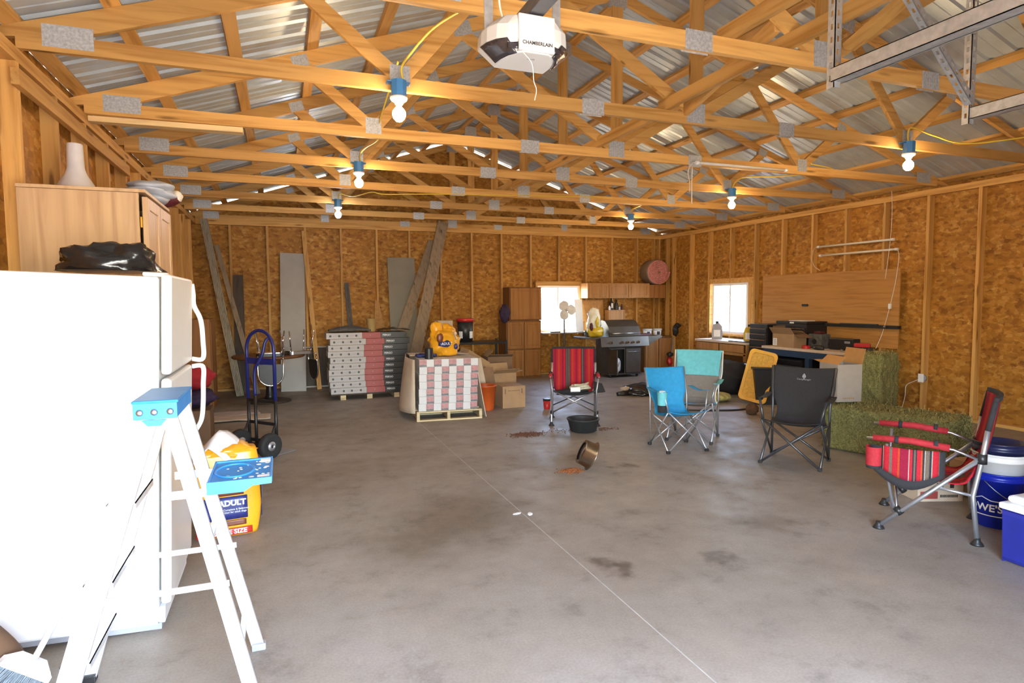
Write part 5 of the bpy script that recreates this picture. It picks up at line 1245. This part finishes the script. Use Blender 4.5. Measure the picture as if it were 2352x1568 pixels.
kib(2.95, 6.30, .16, .08, 34, 4, 'kibble', 'scattered bits of dog kibble between the long patch and the rubber pan')
for i, (x, y, a) in enumerate(((1.52, 3.965, .2), (1.605, 3.925, 1.2))):
    tag(M().blob((0, 0, .004), (.034, .018, .004), i, .3, 2, 14, 8, 0, .0005).build('foam_scrap', 'bag_white', None, 0, tr(x, y, 0) @ rz(a)), f'{["left", "right"][i]} of two white scraps lying on the open floor', 'scrap', 'white scraps on the floor')
# far floor: tarp, pillow bag, bin bag
m = M(); m.blob((5.42, 8.35, .05), (.36, .30, .10), 8, .45, 1.8, 34, 14, 0, .002); m.blob((5.05, 8.34, .03), (.16, .05, .05), 3, .4, 2, 18, 10, 0, .001); tag(m.build('black_bag', 'black_bag'), 'flat black plastic bag lying on the floor left of the blue chair', 'plastic bag')
tag(M().blob((5.05, 8.36, .105), (.08, .05, .03), 3, .3).build('pale_scrap', 'cardboard_pale'), 'pale scrap sticking out of the flat black bag on the floor', 'scrap')
tag(M().blob((6.62, 7.95, .25), (.40, .36, .30), 5, .3, 1.8, 34, 20, 0, .003).build('bin_bag', 'black_fabric'), 'big black bag on the floor in front of the oak base cabinet', 'bag')
tag(M().blob((5.95, 7.30, .075), (.24, .17, .07), 7, .18, 1.6, 30, 14, 0, .004).build('pale_cushion', 'hay_pale'), 'pale flattened cushion lying behind the aqua chair', 'cushion')
# yellow lid and totes
t = T('tote_lid', 'yellow storage tote lid standing tilted against a black tote', 'lid', (6.27, 6.93, 0.045))
F_ = rz(-.75) @ rx(-.22) @ ry(.23)
m = M().prism(rrect(.37, .74, .06), -.012, .0); m.build('panel', 'lid_scuff', t, .004, F_ @ tr(0, 0, .37) @ rx(pi/2))
m = M()
o_, i_ = rrect(.385, .755, .065, 5), rrect(.30, .66, .05, 5); n_ = len(o_)
for z0, z1 in ((.0, .02),):
    vs = [(x, y, z0) for x, y in o_]+[(x, y, z1) for x, y in o_]+[(x, y, z1) for x, y in i_]+[(x, y, z0) for x, y in i_]
    m.add(vs, [(a*n_+k, a*n_+(k+1) % n_, ((a+1) % 4)*n_+(k+1) % n_, ((a+1) % 4)*n_+k) for a in range(4) for k in range(n_)])
for k in range(1, 6): m.box(-.15, .15, -.33+.11*k-.0025, -.33+.11*k+.0025, .0, .004)
for k in range(1, 4): m.box(-.15+.075*k-.0025, -.15+.075*k+.0025, -.33, .33, .0, .004)
m.build('rim', 'yellow_lid', t, .003, F_ @ tr(0, 0, .37) @ rx(pi/2))
t = T('black_tote', 'black storage tote standing behind the yellow lid', 'tote', (6.62, 7.02, 0), -.5)
M().prism([(-.2, 0), (.2, 0), (.23, .50), (-.23, .50)], -.28, .28, 0, rx(pi/2)).build('tote', 'black_plastic', t, .012); M().box(-.25, .25, -.30, .30, .5005, .53).build('lid', 'black_plastic', t, .008)
tag(M().blob((5.72, 6.30, .07), (.09, .07, .075), 4, .25, 2, 20, 12, 0, .003).build('brown_boot', 'bark'), 'brown lump lying on the floor at the foot of the yellow lid', 'boot')
cable('black_hose', [(5.0, 6.9, .012), (5.35, 6.72, .012), (5.7, 6.60, .012), (6.0, 6.62, .012)], .012, 'black_plastic', 'thin black hose on the floor between the aqua chair and the yellow lid', 'hose')
# ================================================================ hay and boxes
def bale(name, loc, rot, sx, sy, sz, seed, label, nst=900):
    t = T(name, label, 'hay bale', loc, rot)
    m = M(); N = 26
    def face(fn): m.sheet(fn, N, N, .0, sm=True)
    rr = random.Random(seed)
    b = bmesh.new(); bmesh.ops.create_grid(b, x_segments=1, y_segments=1, size=.5); b.free()
    vs = []; fs = []; idx = {}
    def vid(i, j, k, n=(18, 30, 16)):
        key = (i, j, k)
        if key not in idx:
            p = V((i/n[0]-.5, j/n[1]-.5, k/n[2]-.0)); q = V((p.x*sx, p.y*sy, p.z*sz))
            r_ = .035
            c = V((max(-sx/2+r_, min(sx/2-r_, q.x)), max(-sy/2+r_, min(sy/2-r_, q.y)), max(r_, min(sz-r_, q.z)))); d = q-c
            if d.length > 1e-6: q = c+d.normalized()*r_
            nrm = (q-c).normalized() if (q-c).length > 1e-6 else V((0, 0, 1))
            q = q+nrm*(.020*NZ.noise(q*9+V((seed, 0, 0)))+.014*NZ.noise(q*30))
            if q.z < .004: q.z = .004
            idx[key] = len(vs); vs.append(q)
        return idx[key]
    n = (18, 30, 16)
    for a in range(n[0]):
        for c in range(n[1]):
            fs.append((vid(a, c, n[2]), vid(a+1, c, n[2]), vid(a+1, c+1, n[2]), vid(a, c+1, n[2]))); fs.append((vid(a, c, 0), vid(a, c+1, 0), vid(a+1, c+1, 0), vid(a+1, c, 0)))
    for a in range(n[0]):
        for c in range(n[2]):
            fs.append((vid(a, 0, c), vid(a+1, 0, c), vid(a+1, 0, c+1), vid(a, 0, c+1))); fs.append((vid(a, n[1], c), vid(a, n[1], c+1), vid(a+1, n[1], c+1), vid(a+1, n[1], c)))
    for a in range(n[1]):
        for c in range(n[2]):
            fs.append((vid(0, a, c), vid(0, a, c+1), vid(0, a+1, c+1), vid(0, a+1, c))); fs.append((vid(n[0], a, c), vid(n[0], a+1, c), vid(n[0], a+1, c+1), vid(n[0], a, c+1)))
    m.add(vs, fs, 0, False); m.build('bale', 'hay', t)
    for cm, cnt in (('hay_pale', nst), ('hay_dark', nst)):
        s = M()
        for k in range(cnt):
            q = vs[rr.randrange(len(vs))]
            if q.z < .01: continue
            d = V((rr.uniform(-1, 1), rr.uniform(-1, 1), rr.uniform(-1, 1))).normalized()*rr.uniform(.035, .10)
            s.beam(q-d*.45, q+d*.5, .0038, .001)
        P(s.build('hay_stalks', cm, t), kind='stuff')
    return t
bale('hay_bale', (5.52, 4.18, 0), .30, .50, 1.14, .43, 3, 'green hay bale lying on the floor against the right wall, white box on it', 1700)
bale('hay_bale', (6.35, 5.10, 0), .25, .45, .40, .88, 5, 'green hay bale standing on end behind the white box', 700)
t = cbox('cardboard_box', 5.46, 4.745, .448, .27, .30, .385, 'box_pale', 'tall white cardboard box with open flaps standing on the lying hay bale', -.24, [('l', -2.4, .12, 'box_inside'), ('b', -.15, .10, 'box_inside'), ('r', -1.35, .16, 'box_inside')], open_=True)
m = M()
for k in range(6): m.box(-.07+.022*k, -.055+.022*k, -.1512, -.15, .03, .045)
m.build('printed_marks', 'cardboard', t)
t = cbox('cardboard_box', 4.58, 3.16, 0, .34, .24, .20, 'cardboard_pale', 'printed pale cardboard box on the floor behind the right red chair', -.35)
m = M().box(-.15, -.02, -.1212, -.12, .02, .075); m.build('printed_band', 'carton_red', t)
m = M()
for k in range(9): m.box(.0+.015*k, .010+.015*k, -.1212, -.12, .03, .05)
m.box(-.03, .02, -.1212, -.12, .10, .14); m.box(.07, .10, -.1212, -.12, .10, .14); m.build('printed_marks', 'print_dark', t)
cbox('cardboard_box', 4.93, 3.02, 0, .24, .30, .26, 'cardboard', 'brown cardboard box behind the printed one by the blue buckets', -.2)
# buckets
bx_, by_ = 4.43, 2.60
def pail(label, z, mt, rt, rb, h, hnd=True):
    t = T('bucket', label, 'bucket', (bx_, by_, z), 0, 'nested buckets')
    M().lathe([(rb-.01, 0), (rb, .008), (rt, h-.05), (rt+.008, h-.05), (rt+.008, h-.038), (rt, h-.034), (rt+.003, h-.012), (rt+.01, h-.008), (rt+.01, h), (rt-.006, h), (rb-.006, .02), (.002, .016)], 40, cap=False).build('pail', mt, t)
    if hnd: M().tube([((rt+.006)*cos(a), (rt+.006)*sin(a), h-.05-.14*abs(sin((a-3.2)))) for a in [3.2+pi*k/16 for k in range(17)]], .003, 6).build('bail_handle', 'steel_dull', t)
    return t
t = pail('bright blue bucket lettered in white, lowest of three nested buckets', 0, 'bucket_blue', .150, .130, .365)
dirA = math.atan2(-by_, -bx_)+.02
mm = tr(0, 0, 0)
bv = bpy.data.curves
tx = text('bucket_lettering', "LOWE'S", .066, ID, 'print_white', t, .0, 1.0, .0015)
a0 = dirA-.60
for v in tx.data.vertices:
    a = a0+v.co.x/.143; r_ = .1385+(.012)*((v.co.y+.13)/.3)+.0012; zz = .135+v.co.y; v.co = (r_*cos(a), r_*sin(a), zz)
m = M()
def bar(p0, p1, w=.006):
    n = 12
    m.sheet(lambda u, v: ((lambda x, zq: ((.1405+.012*(zq-.13)/.3+.0008)*cos(a0+x/.143), (.1405+.012*(zq-.13)/.3+.0008)*sin(a0+x/.143), zq))(p0[0]+(p1[0]-p0[0])*u, p0[1]+(p1[1]-p0[1])*u+(v-.5)*w)), n, 1, .0015)
bar((-.15, .085), (.15, .085)); bar((-.15, .185), (-.05, .185)); bar((-.05, .185), (0, .205)); bar((0, .205), (.05, .185)); bar((.05, .185), (.15, .185)); m.build('printed_border', 'print_white', t)
pail('white bucket nested inside the bright blue bucket', .125, 'bucket_white', .145, .125, .365, False)
pail('dark navy bucket nested topmost above the white bucket', .195, 'bucket_navy', .139, .120, .365, False)
# cooler
t = T('cooler', 'blue cooler with white lid at the right edge in front of the blue bucket', 'cooler', (4.10, 1.955, 0), -.05)
M().prism([(-.28, 0), (.28, 0), (.30, .31), (-.30, .31)], -.24, .24, 0, rx(pi/2)).build('body', 'cooler_blue', t, .03)
M().box(-.315, .315, -.255, .255, .312, .35).build('lid_rim', 'white_plastic', t, .012); M().box(-.29, .29, -.23, .23, .3505, .395).build('lid', 'white_plastic', t, .025)
M().box(-.05, .05, -.262, -.2405, .20, .27).build('latch', 'white_plastic', t, .008)
# behind the refrigerator handle, along the left wall
t = T('brown_locker', 'narrow brown wooden locker against the left wall behind the refrigerator', 'locker', (-1.10, 9.62, 0)); M().box(-.17, .17, -.30, .30, 0, 1.28).build('carcass', 'oak_brown', t, .004); M().box(.1705, .185, -.28, .28, .04, 1.25).build('door', 'oak_brown', t, .003)
tag(M().blob((-.93, 7.6, .68), (.20, .15, .14), 5, .25, 2, 22, 14).build('red_bag', 'red_fabric'), 'red bag piled on the left wall boxes behind the refrigerator handle', 'bag')
tag(M().blob((-.93, 7.6, .445), (.22, .16, .105), 8, .25, 2, 22, 14).build('navy_bag', 'purple_bag'), 'dark navy bag under the red one behind the refrigerator handle', 'bag')
cbox('cardboard_box', -.98, 7.6, 0, .42, .40, .32, 'cardboard_dark', 'brown box on the floor under the dark navy bag by the left wall')
for i, (x, y, a, s, mt) in enumerate([(-.75, 8.9, .15, 1.0, 'paper'), (-.60, 8.55, .0, 1.0, 'cardboard_pale')]):
    m = M().sheet(lambda u, v: ((u-.5)*.85*s, (v-.5)*.36, .022+.016*NZ.noise(V((u*5+i*3, v*4, 2)))), 16, 8, .012)
    tag(m.build('floor_sheet', mt, None, 0, tr(x, y, .0) @ rz(a)), ['crumpled grey paper sheet on the floor by the back left table', 'flat pale cardboard sheet on the floor nearer than the crumpled paper'][i], 'sheet')
# ================================================================ outdoors, light and camera
f = T('yard_fence', 'pale board fence in the yard outside the small right window', 'fence', (12.5, 10.5, -.151))
for k in range(3): M().box(0, .04, -5, 6, .35+.5*k, .7+.5*k).build('rail_board', 'far_fence', f)
for k in range(6): M().box(.041, .14, -4.5+2*k, -4.4+2*k, 0, 1.7).build('post', 'far_fence', f)
w = bpy.data.worlds.new('sky'); bpy.context.scene.world = w; w.use_nodes = True
nt = w.node_tree; bg = nt.nodes['Background']
sky = nd(nt, 'ShaderNodeTexSky', sky_type='NISHITA', sun_disc=False, sun_elevation=RAD(62), sun_rotation=RAD(200), dust_density=1.5, air_density=1.0)
nt.links.new(sky.outputs[0], bg.inputs['Color']); bg.inputs['Strength'].default_value = SKY
def light(name, typ, loc, rot, energy, **k):
    d = bpy.data.lights.new(name, typ); d.energy = energy
    for a, v in k.items(): setattr(d, a, v)
    o = bpy.data.objects.new(name, d); C.objects.link(o); o.location = loc; o.rotation_euler = rot
    return o
sun = light('sun', 'SUN', (0, -20, 30), (0, 0, 0), SUN, angle=RAD(.6), color=(1, .95, .88))
sun.rotation_euler = V((.55, -.45, -1.35)).to_track_quat('-Z', 'Y').to_euler()
def portal(loc, rot, sx, sy):
    o = light('sky_portal', 'AREA', loc, rot, 1, shape='RECTANGLE', size=sx, size_y=sy); o.data.cycles.is_portal = True
portal((.665, YF-.05, 1.08), (pi/2, 0, 0), 2.57, 2.16)
portal((5.315, YBO+.03, 1.335), (-pi/2, 0, 0), .95, .93)
portal((XRO+.03, 9.18, 1.33), (0, pi/2, 0), .94, 1.12)
# the camera's own flash, just above and left of the lens
light('camera_flash', 'POINT', (-.06, -.02, 1.585), (0, 0, 0), FLASH, shadow_soft_size=.018, color=(1, .96, .92))
cd = bpy.data.cameras.new('camera'); co = bpy.data.objects.new('camera', cd); C.objects.link(co)
cd.sensor_fit = 'HORIZONTAL'; cd.sensor_width = 36; cd.lens = 1403.53/2352*36; cd.clip_start = .02; cd.clip_end = 200
yaw, pitch, roll = .360049, .0677093, -.0069403
fw = V((sin(yaw)*cos(pitch), cos(yaw)*cos(pitch), -sin(pitch))); r0 = V((cos(yaw), -sin(yaw), 0)); u0 = r0.cross(fw)
r1 = r0*cos(roll)+u0*sin(roll); u1 = u0*cos(roll)-r0*sin(roll); b1 = -fw
co.matrix_world = MX(((r1.x, u1.x, b1.x, 0), (r1.y, u1.y, b1.y, 0), (r1.z, u1.z, b1.z, 1.515), (0, 0, 0, 1)))
S = bpy.context.scene; S.camera = co
S.view_settings.view_transform = 'Standard'; S.view_settings.look = 'None'; S.view_settings.gamma = 1; S.view_settings.exposure = EXPO
S.view_settings.use_curve_mapping = False
S.cycles.max_bounces = 8; S.cycles.diffuse_bounces = 5; S.cycles.transparent_max_bounces = 8; S.cycles.sample_clamp_indirect = 6
